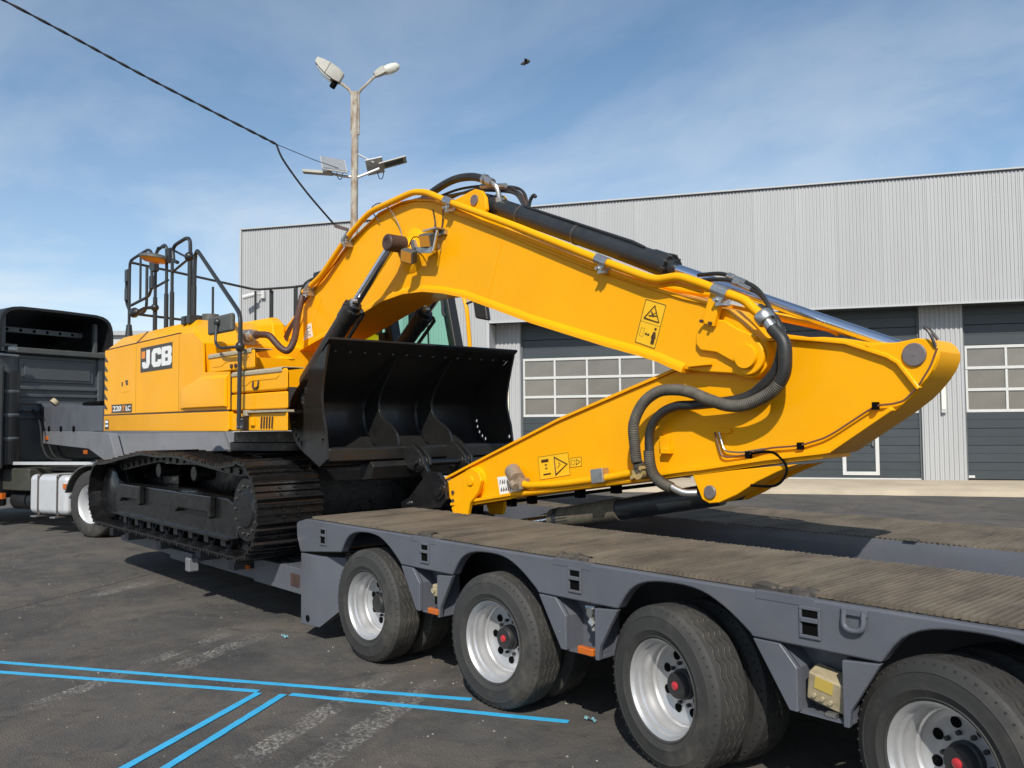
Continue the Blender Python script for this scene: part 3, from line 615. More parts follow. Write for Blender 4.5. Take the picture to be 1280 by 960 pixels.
def wheel(x, y, z, yaw, side=-1, cap=True, roll=0.0, detail=True):
    w = link('wheel', MB().cyl((0, .20, 0), (0, .46, 0), .06, n=14).mesh('axle_stub', local=True), HUB, tr)
    w.location = (x + 5.0, y - 4.85, z); w.rotation_euler = (0, 0, yaw + (math.pi if side > 0 else 0))
    for dy in (.10, .385):
        t = link('tyre', tyre_me, TYR, w); t.location = (0, dy, 0); t.rotation_euler = (0, roll + dy, 0)
        if detail: link('tread_groove_dust', groove_me, GRV, w).location = (0, dy, 0); COL.objects[-1].rotation_euler = (0, roll + dy, 0)
    r_ = link('rim', rim_me, RIM, w); r_.location = (0, .085, 0); r_.rotation_euler = (0, roll, 0)
    if not detail: return
    for k in range(8):
        a = 2 * math.pi * k / 8 + .3 + roll; h = link('hand_hole', hole_me, DBLK, w); h.location = (.139 * math.cos(a), .1495, .139 * math.sin(a)); h.rotation_euler = (0, 0, 0)
    hb = link('hub', hub_me, HUB, w); hb.location = (0, .085, 0)
    if cap: link('hub_cap', cap_me, RED, w).location = (0, .085, 0)
    v = MB().tube([(.13, .16, -.13), (.15, .10, -.16), (.16, .06, -.175)], .006, 6).build('valve', STL, w, local=True)
for x, yaw, cp, ro in ((-5.265, 0.01, False, .2), (-3.885, 0.01, True, .5), (-2.63, -.21, True, .9), (-1.325, -.265, True, 1.6)):
    wheel(x, 3.34 - .0, .396, yaw, -1, cp, ro)
    wheel(x, TRY1 + .02, .396, yaw, 1, True, ro, False)
m = MB(); m.obox((-5.265 - .30, 3.323, .44), (.006, 0, .002), (0, .002, 0), (-.004, 0, .026)); m.build('tyre_tag', DECW, tr)
# low bed under the excavator, with outriggers
for y_ in (3.47, 6.10): MB().box(-11.0, -6.2, y_, y_ + .13, .30, .515).build('bed_side_beam', GRY, tr, bev=.008)
MB().box(-11.0, -6.27, 3.605, 6.095, .44, .525).build('bed_floor', GRYD, tr)
mb = MB(); mb.box(-13.2, -6.6, 4.2, 4.5, .26, .438); mb.box(-13.2, -6.6, 5.2, 5.5, .26, .438); mb.build('bed_spine', GRYD, tr)
for x in (-10.75, -10.2, -9.2, -8.15, -7.4):
    MB().box(x - .06, x + .06, 3.28, 3.468, .40, .512).build('outrigger', GRYD, tr)
br = MB().box(-7.20, -6.27, 3.40, 3.466, .31, .52).build('bed_end_bracket', GRY, tr, bev=.01)
MB().box(-6.50, -6.36, 3.392, 3.40, .37, .47).build('bracket_pocket', RUST, br)
MB().box(-7.36, -7.28, 3.385, 3.40, .40, .44).build('marker_light', ORG_L, tr)
MB().box(-8.22, -8.12, 3.18, 3.28, .30, .43).build('twist_lock', GRYL, tr, bev=.012)
MB().box(-9.2, -8.6, 3.40, 3.465, .29, .40).build('tool_locker', GRY, tr, bev=.01)
# gooseneck
gp = [(-17.0, 1.40), (-14.2, 1.35), (-13.35, 1.18), (-13.25, .55), (-12.9, .55), (-12.9, 1.25), (-13.2, 1.60), (-14.15, 1.62), (-17.0, 1.62)]
gn = MB().prism(gp, 3.98, 4.10).prism(gp, 5.75, 5.87).build('gooseneck', GRYL, tr, bev=.01)
MB().prism([(-13.28, 1.585), (-12.98, 1.25), (-12.98, .55), (-13.08, .55), (-13.08, 1.22), (-13.36, 1.585)], 4.104, 5.746).build('neck_rear_face', GRYL, gn)
MB().box(-17.0, -13.3, 4.104, 5.746, 1.50, 1.60).build('neck_deck', GRYL, gn)
nb = MB().prism([(-17.02, 1.624), (-13.6, 1.624), (-13.55, 2.0), (-17.02, 2.06)], 3.99, 4.03).build('neck_side_board', GRY, gn, bev=.006)
MB().box(-17.06, -17.02, 3.99, 5.87, 1.40, 2.12).build('neck_headboard', GRY, gn, bev=.006)
MB().box(-14.6, -13.7, 4.0, 4.4, 2.03, 2.08).build('board_cap', DBLK, gn)
for x in (-16.5, -15.75, -15.0): MB().cyl((x, 3.97, 1.66), (x, 3.985, 1.66), .05, n=14).build('lashing_eye', DBLK, gn)
for x, z in ((-16.6, 1.50), (-14.3, 1.30)): MB().box(x - .07, x + .07, 3.955, 3.978, z - .03, z + .03).build('marker_light', ORG_L, gn)
MB().cyl((-16.6, 4.06, 2.10), (-16.6, 4.12, 2.16), .075, n=18).build('work_lamp', BEI, gn, bev=.01)
# diamond plate at the neck's foot
MB().box(-12.97, -11.02, 4.1, 5.75, .44, .53).build('foot_plate', GRYD, tr)

# ------------------------------------------------------------------ side profiles of the excavator, (x, z) in metres
BOOM_TOP = [(-8.628, 2.671), (-8.086, 2.922), (-7.717, 3.121), (-7.055, 3.457), (-6.568, 3.630), (-6.245, 3.663), (-6.001, 3.642), (-5.768, 3.589), (-5.580, 3.517), (-5.234, 3.351), (-4.875, 3.165), (-4.519, 3.001), (-3.975, 2.763), (-3.518, 2.582), (-3.171, 2.453), (-2.995, 2.399), (-2.871, 2.361)]
BOOM_LOW = [(-2.837, 1.973), (-3.033, 1.993), (-3.181, 2.015), (-3.272, 2.050), (-3.365, 2.091), (-3.527, 2.143), (-3.801, 2.221), (-4.527, 2.447), (-5.044, 2.629), (-5.343, 2.734), (-5.608, 2.799), (-5.889, 2.847), (-6.188, 2.862), (-6.505, 2.834), (-6.843, 2.759), (-7.203, 2.671), (-7.508, 2.603), (-8.084, 2.483), (-8.720, 2.341)]
BOOM_LUG = [(-3.065, 2.237), (-3.072, 2.164), (-3.038, 2.123), (-2.924, 2.101), (-2.762, 2.011)]
BOOM_LUG_UP = [(-2.653, 2.179), (-2.783, 2.237), (-2.864, 2.291), (-2.976, 2.312)]
ARM_TOP = [(-5.682, 1.226), (-5.302, 1.365), (-4.344, 1.706), (-3.665, 1.909), (-3.302, 2.014), (-2.942, 2.112), (-2.510, 2.165), (-2.298, 2.152), (-2.184, 2.134), (-2.053, 2.103), (-1.890, 2.090), (-1.789, 2.103), (-1.742, 2.095), (-1.712, 2.069), (-1.694, 2.031), (-1.695, 1.996), (-1.716, 1.945), (-1.748, 1.898), (-1.793, 1.844), (-1.838, 1.801), (-1.916, 1.741), (-2.260, 1.516), (-2.316, 1.506), (-2.660, 1.462), (-3.103, 1.391), (-3.223, 1.377), (-3.677, 1.307), (-4.647, 1.169), (-5.285, 1.064), (-5.586, 1.012)]
ARM_HEEL = [(-1.742, 2.095), (-1.701, 2.040), (-1.707, 1.980), (-1.752, 1.895), (-1.842, 1.793), (-2.001, 1.684), (-2.260, 1.508)]
ARM_RIB = [(-2.524, 2.156), (-2.294, 2.120), (-2.166, 2.098), (-1.945, 2.011), (-1.897, 1.979), (-1.797, 1.840)]
ARM_LUG = [(-3.182, 1.368), (-3.137, 1.271), (-3.109, 1.213), (-3.057, 1.192), (-2.982, 1.202), (-2.858, 1.257), (-2.722, 1.339), (-2.591, 1.400), (-2.466, 1.449)]
ARM_SEAM = [(-3.596, 1.548), (-3.397, 1.668), (-3.269, 1.728), (-2.860, 1.785), (-2.644, 1.859)]
PIPE = [(-7.905, 3.063), (-7.544, 3.181), (-7.056, 3.486), (-6.661, 3.659), (-5.962, 3.703), (-5.765, 3.658), (-5.457, 3.514), (-4.660, 3.172), (-3.786, 2.776), (-3.350, 2.589), (-3.164, 2.590), (-2.972, 2.511), (-2.861, 2.458), (-2.700, 2.388), (-2.639, 2.326), (-2.589, 2.285)]
PIPE2 = [(-5.522, 3.468), (-4.716, 3.128), (-3.832, 2.734), (-3.404, 2.560), (-3.215, 2.557), (-3.019, 2.483)]
HOSE1 = [(-2.573, 2.278), (-2.510, 2.200), (-2.448, 2.128), (-2.436, 2.039), (-2.453, 1.939), (-2.529, 1.853), (-2.683, 1.790), (-2.815, 1.783), (-2.953, 1.820), (-3.095, 1.872), (-3.214, 1.890), (-3.338, 1.880), (-3.455, 1.807), (-3.523, 1.680), (-3.513, 1.542), (-3.495, 1.435)]
HOSE2 = [(-2.639, 2.340), (-2.539, 2.261), (-2.488, 2.121), (-2.516, 2.011), (-2.568, 1.932), (-2.667, 1.859), (-2.800, 1.816), (-3.082, 1.794), (-3.232, 1.788), (-3.357, 1.740), (-3.436, 1.644), (-3.445, 1.501), (-3.422, 1.384), (-3.360, 1.321), (-3.273, 1.285)]
THIN1 = [(-3.118, 2.605), (-2.932, 2.585), (-2.795, 2.528), (-2.652, 2.453), (-2.553, 2.326), (-2.506, 2.194), (-2.499, 2.080), (-2.547, 1.969), (-2.651, 1.873)]
THIN2 = [(-3.098, 2.565), (-2.885, 2.541), (-2.749, 2.481), (-2.620, 2.409), (-2.536, 2.286), (-2.504, 2.169), (-2.512, 2.057), (-2.565, 1.956), (-2.685, 1.860)]
ARM_PIPE = [(-4.703, 1.260), (-4.659, 1.232), (-4.598, 1.229), (-4.282, 1.256), (-3.827, 1.320), (-3.571, 1.367)]
ARM_PIPE_B = [(-4.810, 1.151), (-4.297, 1.220), (-3.631, 1.312)]
WIRE_A = [(-3.005, 1.628), (-2.963, 1.488), (-2.924, 1.475), (-2.775, 1.497), (-2.643, 1.537), (-2.443, 1.553), (-2.277, 1.603), (-2.012, 1.768), (-1.925, 1.774), (-1.863, 1.789), (-1.790, 1.863), (-1.729, 1.957), (-1.695, 2.046)]
WIRE_B = [(-2.976, 1.628), (-2.940, 1.513), (-2.829, 1.506), (-2.669, 1.532)]
WIRE_C = [(-2.747, 1.504), (-2.627, 1.516), (-2.557, 1.485), (-2.519, 1.424), (-2.545, 1.360), (-2.611, 1.321), (-2.751, 1.319)]
RAILF = [(-7.499, 1.728), (-7.477, 2.668), (-7.546, 2.750), (-8.437, 3.444), (-8.520, 3.490), (-8.602, 3.454), (-8.630, 2.779)]
RAILH = [(-8.843, 2.786), (-8.838, 3.624), (-8.883, 3.674), (-8.971, 3.689), (-9.264, 3.667), (-9.333, 3.626), (-9.307, 3.498), (-9.190, 3.463)]
BKT_SIDE = [(-6.217, 2.387), (-6.416, 2.233), (-6.794, 1.967), (-6.867, 1.843), (-6.836, 1.653), (-6.720, 1.514), (-6.536, 1.428), (-6.347, 1.340), (-6.216, 1.409), (-6.255, 1.666), (-6.308, 1.832), (-6.308, 1.999), (-6.256, 2.196)]

# ================================================================== excavator
EC = 4.62                                                   # centre plane
ex = thing('tracked_excavator', 'large yellow tracked excavator with folded boom and wide black bucket', 'excavator', (-8.75, EC, .53))
EB = 4.54                                                   # boom and arm centre plane, a little to the operator's right
BN, BF = 4.325, 4.755                                       # boom side plates
# ---- boom
foot = arc(-8.55, 2.30, .20, 95, 265, 8)
boom_poly = [(-8.72, 2.62)] + BOOM_TOP[1:] + arc(-2.72, 2.065, .125, 62, -100, 12) + BOOM_LOW[:-1] + [(-8.35, 2.10), (-8.62, 2.12), (-8.75, 2.28)]
boom = MB().prism(boom_poly, BN, BF).build('boom', YEL, ex, bev=.010, ang=25)
MB().ribbon([(x, z + .0) for x, z in BOOM_LOW[2:]][::-1], -.020, BN - .024, BF + .024).build('boom_bottom_flange', YEL, boom, ang=50)
MB().fillet(BOOM_LOW[2:][::-1], .040, .0235, BN + .0003).build('boom_lip', YEL, boom, ang=50)
MB().ribbon(BOOM_TOP[1:-1], .018, BN - .014, BF + .014).build('boom_top_flange', YEL, boom, ang=50)
lug_poly = BOOM_LUG + arc(-2.715, 2.065, .108, -115, 60, 14) + BOOM_LUG_UP
for y0, y1 in ((BN - .034, BN - .001), (BF + .001, BF + .034)):
    MB().prism(lug_poly, y0, y1).build('boom_end_plate', YEL, boom, bev=.010)
for y0, y1 in ((BN - .062, BN - .035), (BF + .035, BF + .062)):
    MB().lathe([(0, 0), (.068, 0), (.072, .006), (.072, y1 - y0)], (-2.715, y0, 2.065), n=32).build('pivot_cap', YEL, boom)
MB().bar((-3.14, BN - .02, 2.035), (-2.97, BN - .02, 2.04), .03, .018).build('keeper_plate', YEL, boom, bev=.004)
# weld seams and stiffener lines on the side plate
for a, b in (((-4.87, 3.10), (-5.05, 2.665)), ((-7.63, 2.98), (-7.93, 2.56))):
    MB().cyl((a[0], BN + .0005, a[1]), (b[0], BN + .0005, b[1]), .0045, n=6).build('weld_seam', YEL, boom)
# boom cylinder pin boss, both sides
for s, yb in ((-1, BN), (1, BF)):
    MB().lathe([(.20, 0), (.185, s * .012), (.125, s * .030), (.10, s * .07), (.085, s * .10), (.0, s * .10)], (-6.06, yb, 3.21), n=36).build('pin_boss', YEL, boom)
# arm-cylinder lug on top
lugp = [(-5.80, 3.55), (-5.38, 3.605), (-5.30, 3.615), (-5.22, 3.585), (-5.17, 3.52), (-5.155, 3.42), (-5.25, 3.30)]
for y0, y1 in ((EB - .135, EB - .10), (EB + .10, EB + .135)): MB().prism(lugp, y0, y1).build('cylinder_lug', YEL, boom, bev=.008)
MB().lathe([(0, -.012), (.044, -.012), (.046, -.008), (.046, .0)], (-5.30, EB - .135, 3.52), n=24).build('lug_pin', PIN, boom)
# decals on the boom: warning plate with its two pictograms
def quad_decal(name, p, y, m_, parent, th=.0012):
    return MB().prism(p, y - th, y + .0004).build(name, m_, parent)
def lerp2(q, s, t): return tuple((1 - s) * (1 - t) * q[0][i] + s * (1 - t) * q[1][i] + s * t * q[2][i] + (1 - s) * t * q[3][i] for i in (0, 1))
def frame_decal(name, q, y, parent, t=.04, r=1.0, m_=None):
    """outline with rounded look: four thin strips"""
    m = MB(); o = [lerp2(q, 0, 0), lerp2(q, 1, 0), lerp2(q, 1, 1), lerp2(q, 0, 1)]
    for i in range(4):
        a, b = o[i], o[(i + 1) % 4]; m.bar((a[0], y, a[1]), (b[0], y, b[1]), .0012, t, upv=(0, 1, 0)) if 0 else m.tube([(a[0], y, a[1]), (b[0], y, b[1])], t / 2, 4)
    return m.build(name, m_ or DECB, parent)
wq = [(-3.575, 2.215), (-3.405, 2.155), (-3.305, 2.435), (-3.475, 2.495)]
wd = quad_decal('warning_plate', wq, BN - .0005, DECY, boom); yD = BN - .0022
frame_decal('plate_outline', [lerp2(wq, .03, .02), lerp2(wq, .97, .02), lerp2(wq, .97, .98), lerp2(wq, .03, .98)], yD, wd, .005)
def stroke(m, q, pts, r, y): m.tube([(lerp2(q, s, t)[0], y, lerp2(q, s, t)[1]) for s, t in pts], r, 5)
m = MB(); tri = [(.16, .58), (.86, .58), (.50, .90), (.16, .58)]
stroke(m, wq, tri, .0055, yD); stroke(m, wq, [(.04, .50), (.96, .50)], .0012, yD); stroke(m, wq, [(.34, .66), (.70, .70)], .004, yD); stroke(m, wq, [(.42, .76), (.56, .66)], .005, yD); stroke(m, wq, [(.40, .64), (.62, .76)], .003, yD)
stroke(m, wq, [(.14, .18), (.30, .18), (.30, .36), (.14, .36), (.14, .18)], .0012, yD); stroke(m, wq, [(.38, .26), (.58, .26)], .0035, yD); stroke(m, wq, [(.44, .23), (.38, .26), (.44, .29)], .003, yD); stroke(m, wq, [(.52, .23), (.58, .26), (.52, .29)], .003, yD)
stroke(m, wq, [(.76, .10), (.76, .24), (.78, .36)], .008, yD); stroke(m, wq, [(.84, .10), (.82, .24), (.78, .36)], .008, yD); stroke(m, wq, [(.70, .22), (.74, .33), (.82, .33), (.87, .22)], .005, yD); m.ball((lerp2(wq, .79, .42)[0], yD, lerp2(wq, .79, .42)[1]), .010, .002, .010, 8)
m.build('pictogram', DECB, wd)
sq = [(-8.02, 2.575), (-7.82, 2.60), (-7.86, 2.745), (-7.94, 2.73)]
st_ = quad_decal('white_sticker', sq, BN - .0005, DECW, boom); m = MB(); random.seed(5)
for i in range(7):
    for j in range(4):
        if random.random() < .75: stroke(m, sq, [(.1 + .2 * j, .1 + i * .12), (.1 + .2 * j + random.uniform(.05, .15), .1 + i * .12)], .004, BN - .0022)
m.build('sticker_print', DECG, st_)
# ---- pipes and hoses on the boom
py = 4.262
pp = [(x, py, z) for x, z in PIPE]
def soften(pts, k=.28):
    out = [pts[0]]
    for i in range(1, len(pts) - 1):
        a, b, c = Vector(pts[i - 1]), Vector(pts[i]), Vector(pts[i + 1]); la = min(.12, (a - b).length * k); lc = min(.12, (c - b).length * k)
        p, q = b + (a - b).normalized() * la, b + (c - b).normalized() * lc
        for t in (0, .25, .5, .75, 1): out.append(tuple(p * (1 - t) ** 2 + b * 2 * t * (1 - t) + q * t * t))
    out.append(pts[-1]); return out
MB().tube(soften(pp), .0275, 14).build('hydraulic_pipe', YEL, ex)
MB().tube(soften([(x, 4.305, z) for x, z in PIPE2]), .016, 10).build('hydraulic_pipe', YEL, ex)
far = [(x, 2 * EB - y, z + .0) for x, y, z in pp[:10]]
MB().tube(soften(far), .0275, 12).build('hydraulic_pipe', YEL, ex)
inner_pipe = [(x + .02, 4.40, z - .025) for x, z in PIPE[8:]]; inner_pipe = [(x, y + .12 * i / 7, z + .02 * i) for i, (x, y, z) in enumerate(inner_pipe)]
MB().tube(soften([(-3.9, 4.42, 2.80), (-3.36, 4.42, 2.56), (-3.14, 4.42, 2.50), (-2.9, 4.42, 2.44)]), .022, 10).build('hydraulic_pipe', YEL, ex)
MB().tube(soften([(-3.0, 4.70, 2.40), (-2.44, 4.70, 2.245), (-2.36, 4.70, 2.20)]), .026, 10).build('hydraulic_pipe', YEL, ex)
MB().tube(soften([(-3.1, 4.62, 2.43), (-2.0, 4.62, 2.11)]), .02, 10).build('hydraulic_pipe', YEL, ex)
for i, (cx_, cz_) in enumerate(((-7.06, 3.484), (-7.80, 3.098), (-5.46, 3.515), (-3.79, 2.777), (-2.862, 2.458))):
    dx = Vector((.05, 0, -.024)) if i > 1 else Vector((.046, 0, .028))
    c = MB(); ctr = Vector((cx_, py, cz_)); c.cyl(ctr - dx, ctr + dx, .037, n=16)
    c.box(cx_ - .028, cx_ + .028, py - .02, py + .055, cz_ - .085, cz_ - .03); c.cyl((cx_ - .02, py - .045, cz_ - .05), (cx_ - .02, py, cz_ - .05), .012, n=6); c.cyl((cx_ + .02, py - .045, cz_ - .06), (cx_ + .02, py, cz_ - .06), .012, n=6)
    c.build('pipe_clamp', STL, ex)
# bracket carrying the pipe at the boom's end
m = MB(); m.obox((-2.93, BN - .045, 2.355), (.042, 0, -.015), (0, .02, 0), (.03, 0, .085)); pb = m.build('pipe_bracket', YEL, ex, bev=.005)
for dx in (-.03, .03): MB().cyl((-2.985 + dx + .02, BN - .085, 2.285 - dx * .3), (-2.985 + dx + .02, BN - .06, 2.285 - dx * .3), .011, n=6).build('bolt', RUST, pb)
# swivel fittings then hoses
def fitting(p, q, r=.034, m_=STL):
    p, q = Vector(p), Vector(q); d = q - p; c = MB()
    c.tube([p, p + d * .28, p + d * .281, p + d * .42, p + d * .421, q], [r * 1.2, r * 1.2, r * .9, r * .9, r * 1.02, r * .98], 14); return c.build('hose_fitting', m_, ex)
MB().lathe([(0, -.03), (.05, -.03), (.055, -.02), (.055, .02), (.05, .03), (0, .03)], (-2.575, 4.255, 2.275), axis=(.62, 0, -.78), n=20).build('pipe_flange', STL, ex)
fitting((-2.575, 4.25, 2.275), (-2.505, 4.245, 2.19))
def ribbed(path, r, pitch=.012, amp=.0022, n=12):
    P = [Vector(p) for p in path]; L_ = [0]
    for a, b in zip(P, P[1:]): L_.append(L_[-1] + (b - a).length)
    N_ = int(L_[-1] / (pitch / 4)); out = []; rad = []; j = 0
    for i in range(N_ + 1):
        d = L_[-1] * i / N_
        while j < len(L_) - 2 and L_[j + 1] < d: j += 1
        t = (d - L_[j]) / max(1e-9, L_[j + 1] - L_[j]); out.append(P[j].lerp(P[j + 1], t)); rad.append(r + amp * (1, .3, -1, .3)[i % 4])
    m = MB(); m.tube(out, rad, n); return m
h1 = cr([(x, 4.245 - .015 * math.sin(i * .5), z) for i, (x, z) in enumerate(HOSE1)], 8)
MB().tube(h1[7:36], .037, 14).build('hydraulic_hose', HOSE, ex)
ribbed(h1[35:], .035).build('spiral_guarded_hose', HOSD, ex, ang=60)
h2 = cr([(x, 4.30, z) for x, z in HOSE2], 8)
MB().tube(h2, .030, 12).build('hydraulic_hose', HOSE, ex)
ribbed([(x, y - .01, z - .006) for x, y, z in h2[-26:]], .033).build('spiral_guard', HOSD, ex, ang=60)
fitting((-3.495, 4.245, 1.435), (-3.505, 4.27, 1.36), .030, HOSD)
MB().tube(cr([(-3.275, 4.30, 1.286), (-3.20, 4.32, 1.255), (-3.13, 4.36, 1.255)], 5), .024, 12).build('hose_fitting', STL, ex)
t1 = cr([(x, 4.40 - .12 * min(1, i / 4), z) for i, (x, z) in enumerate(THIN1)], 7); t2 = cr([(x, 4.37 - .09 * min(1, i / 4), z) for i, (x, z) in enumerate(THIN2)], 7)
MB().tube(t1, .013, 8).build('thin_hose', HOSE, ex); MB().tube(t2, .013, 8).build('thin_hose', HOSE, ex)
fitting(t1[10], t1[17], .017); fitting(t2[10], t2[17], .017)
fitting((-2.38, 4.70, 2.24), (-2.28, 4.70, 2.18), .028); fitting((-2.32, 4.64, 2.23), (-2.22, 4.64, 2.17), .026)
# hoses over the boom's crest to the arm cylinder
MB().tube(cr([(-6.10, 4.47, 3.70), (-5.86, 4.48, 3.765), (-5.64, 4.48, 3.785), (-5.42, 4.48, 3.755), (-5.25, 4.48, 3.695)], 8), .034, 12).build('hydraulic_hose', HOSE, ex)
fitting((-5.27, 4.48, 3.705), (-5.17, 4.485, 3.65), .036); MB().tube(cr([(-5.175, 4.485, 3.652), (-5.125, 4.49, 3.61), (-5.11, 4.50, 3.55), (-5.11, 4.51, 3.47)], 5), .021, 10).build('elbow_pipe', STL, ex)
m = MB(); m.cyl((-5.11, 4.51, 3.52), (-5.12, 4.52, 3.44), .04, n=12); m.build('elbow_flange', STL, ex)
for k, (dy, dz) in enumerate(((.0, 0), (.06, -.02), (.12, .01), (-.03, -.045))):
    MB().tube(cr([(-6.12, 4.55 + dy, 3.70), (-5.73, 4.55 + dy, 3.72 + dz), (-5.40, 4.55 + dy, 3.685 + dz), (-5.10, 4.55 + dy * .8, 3.62 + dz), (-4.94, 4.55 + dy * .6, 3.54 + dz * .5), (-4.86, 4.55 + dy * .3, 3.41)], 7), .012, 8).build('thin_hose', HOSB if k == 1 else HOSE, ex)
MB().tube([(-5.33, 4.50, 3.66), (-5.02, 4.50, 3.60)], .019, 8).build('hose_fitting', STL, ex)
MB().tube([(-6.9, 4.40, 3.50), (-6.5, 4.40, 3.60), (-6.1, 4.40, 3.645)], .018, 8).build('thin_hose', HOSB, ex)
MB().tube(cr([(-7.75, 4.345, 3.07), (-7.3, 4.34, 3.30), (-6.95, 4.34, 3.49), (-6.6, 4.36, 3.62), (-6.1, 4.38, 3.68), (-5.8, 4.4, 3.63)], 6), .014, 8).build('thin_hose', HOSB, ex)
# loop of wire and brown feed hose near the boom's foot
MB().tube(cr([(-6.55, 4.30, 3.56), (-6.62, 4.26, 3.68), (-6.45, 4.25, 3.70), (-6.32, 4.28, 3.60), (-6.22, 4.30, 3.44), (-6.16, 4.29, 3.30)], 7), .005, 6).build('wire', DSTL, ex)
MB().tube(cr([(-7.93, 3.75, 2.59), (-7.76, 3.80, 2.575), (-7.68, 3.84, 2.50), (-7.62, 3.87, 2.44), (-7.57, 3.92, 2.42), (-7.61, 4.01, 2.55), (-7.80, 4.14, 2.78), (-7.89, 4.22, 2.93), (-7.91, 4.25, 3.02)], 7), .034, 12).build('brown_feed_hose', HOSB, ex)
for k in range(3): MB().tube(cr([(-8.34 + k * .05, 4.22, 2.50), (-8.20 + k * .04, 4.23, 2.68), (-7.98 + k * .02, 4.25, 2.87 + k * .02), (-7.90 + .03 * k, 4.27, 3.0)], 6), .010, 8).build('thin_hose', HOSB, ex)
m = MB(); m.cyl((-8.05, 3.74, 2.59), (-7.92, 3.75, 2.59), .05, n=12); m.cyl((-8.02, 3.74, 2.59), (-7.99, 3.74, 2.59), .065, n=6); m.box(-8.14, -8.05, 3.66, 3.80, 2.50, 2.65); m.build('hose_union', STL, ex)
# twin work lamps on the boom
lb = MB(); lb.bar((-5.595, 4.20, 3.12), (-5.56, 4.22, 3.29), .03, .012); lb.box(-5.70, -5.56, 4.29, 4.324, 3.27, 3.31); lb.bar((-5.84, 4.20, 3.165), (-5.60, 4.20, 3.13), .03, .05); lb.bar((-5.84, 4.20, 3.15), (-5.88, 4.20, 3.25), .03, .05); lb.box(-5.74, -5.56, 4.2, 4.30, 3.305, 3.318)
lbr = lb.build('lamp_bracket', STL, ex)
for c, ax in (((-5.66, 4.19, 3.22), (.06, .0, -.012)), ((-5.87, 4.15, 3.115), (.055, .02, -.02))):
    a = Vector(ax); f_ = Vector((.25, -.8, -.35)).normalized(); a = (a - f_ * a.dot(f_)); u_ = a.cross(f_).normalized() * .055
    w_ = MB().obox(c, a, f_ * .04, u_).build('work_lamp', GPL, ex, bev=.008)
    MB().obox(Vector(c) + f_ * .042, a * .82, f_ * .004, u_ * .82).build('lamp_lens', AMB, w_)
MB().tube(cr([(-5.69, 4.27, 3.50), (-5.70, 4.30, 3.40), (-5.66, 4.26, 3.30)], 5), .007, 6).build('wire', RUST, ex); MB().tube(cr([(-5.56, 4.28, 3.5), (-5.62, 4.31, 3.34), (-5.62, 4.25, 3.27)], 5), .006, 6).build('wire', RUST, ex)
MB().tube(cr([(-5.90, 4.17, 3.20), (-5.88, 4.2, 3.28), (-5.78, 4.2, 3.26), (-5.74, 4.2, 3.20)], 5), .005, 6).build('wire', DBLK, ex)
# ---- cylinders
def cylinder(name, p, q, rb, rr, gl=.55, both=True):
    """barrel from q (closed end) to fraction gl towards p, rod on to p"""
    p, q = Vector(p), Vector(q); d = p - q; g = q + d * gl; u_ = d.normalized()
    b = MB(); b.tube([q, g - u_ * .16, g - u_ * .159, g - u_ * .04, g - u_ * .039, g, g + u_ * .001, g + u_ * .045], [rb, rb, rb * 1.10, rb * 1.10, rb * 1.16, rb * 1.16, rb * .80, rb * .80], 24)
    o = b.build(name, CYLM, ex, ang=40)
    MB().cyl(g + u_ * .02, p, rr, n=22).build('cylinder_rod', CHR, o)
    for k in range(10):
        a = 2 * math.pi * k / 10; s_ = u_.orthogonal().normalized(); w_ = u_.cross(s_); c = g - u_ * .02 + (s_ * math.cos(a) + w_ * math.sin(a)) * rb * 1.10
        if k % 1 == 0: MB().cyl(c, c + u_ * .035, rb * .10, n=6).build('gland_bolt', DSTL, o)
    return o, u_
# arm cylinder on top
A0, A1 = Vector((-5.22, EB, 3.485)), Vector((-1.88, EB, 2.05))
ac, ua = cylinder('arm_cylinder', A1, A0, .074, .035, .535)
MB().lathe([(0, -.085), (.075, -.085), (.075, .085), (0, .085)], (-5.30, EB, 3.52), n=24).build('cylinder_eye', CYLM, ac)
for f in (.19, .53):
    c = A0.lerp(A1, f * .535); MB().cyl(c - ua * .012, c + ua * .012, .078, n=24).build('clamp_band', DSTL, ac)
MB().tube([(-4.86, EB, 3.41), (-4.80, EB - .03, 3.385), (-3.72, EB - .04, 2.93), (-3.62, EB - .04, 2.875)], .010, 8).build('oil_line', CYLM, ac)
MB().tube(cr([(-4.80, EB, 3.38), (-4.78, EB, 3.44), (-4.74, EB, 3.47), (-4.72, EB, 3.45)], 4), .014, 8).build('line_clip', CYLM, ac)
# boom cylinders
for y in (4.135, 2 * EB - 4.135):
    bc, ub = cylinder('boom_cylinder', (-6.11, y, 3.235), (-7.95, y, 1.86), .082, .042, .66)
    MB().lathe([(0, -.08), (.03, -.08), (.032, -.085), (.066, -.085), (.074, -.075), (.074, .09), (0, .09)], (-6.06, y, 3.25), n=26).build('cylinder_eye', RUST, bc)
    MB().tube([(-6.62, y + .02, 2.72), (-6.64, y + .05, 2.70), (-7.5, y + .06, 2.06)], .018, 8).build('oil_line', CYLM, bc)
    MB().cyl((-6.60, y - .10, 2.80), (-6.60, y - .05, 2.80), .025, n=10).build('oil_port', STL, bc)
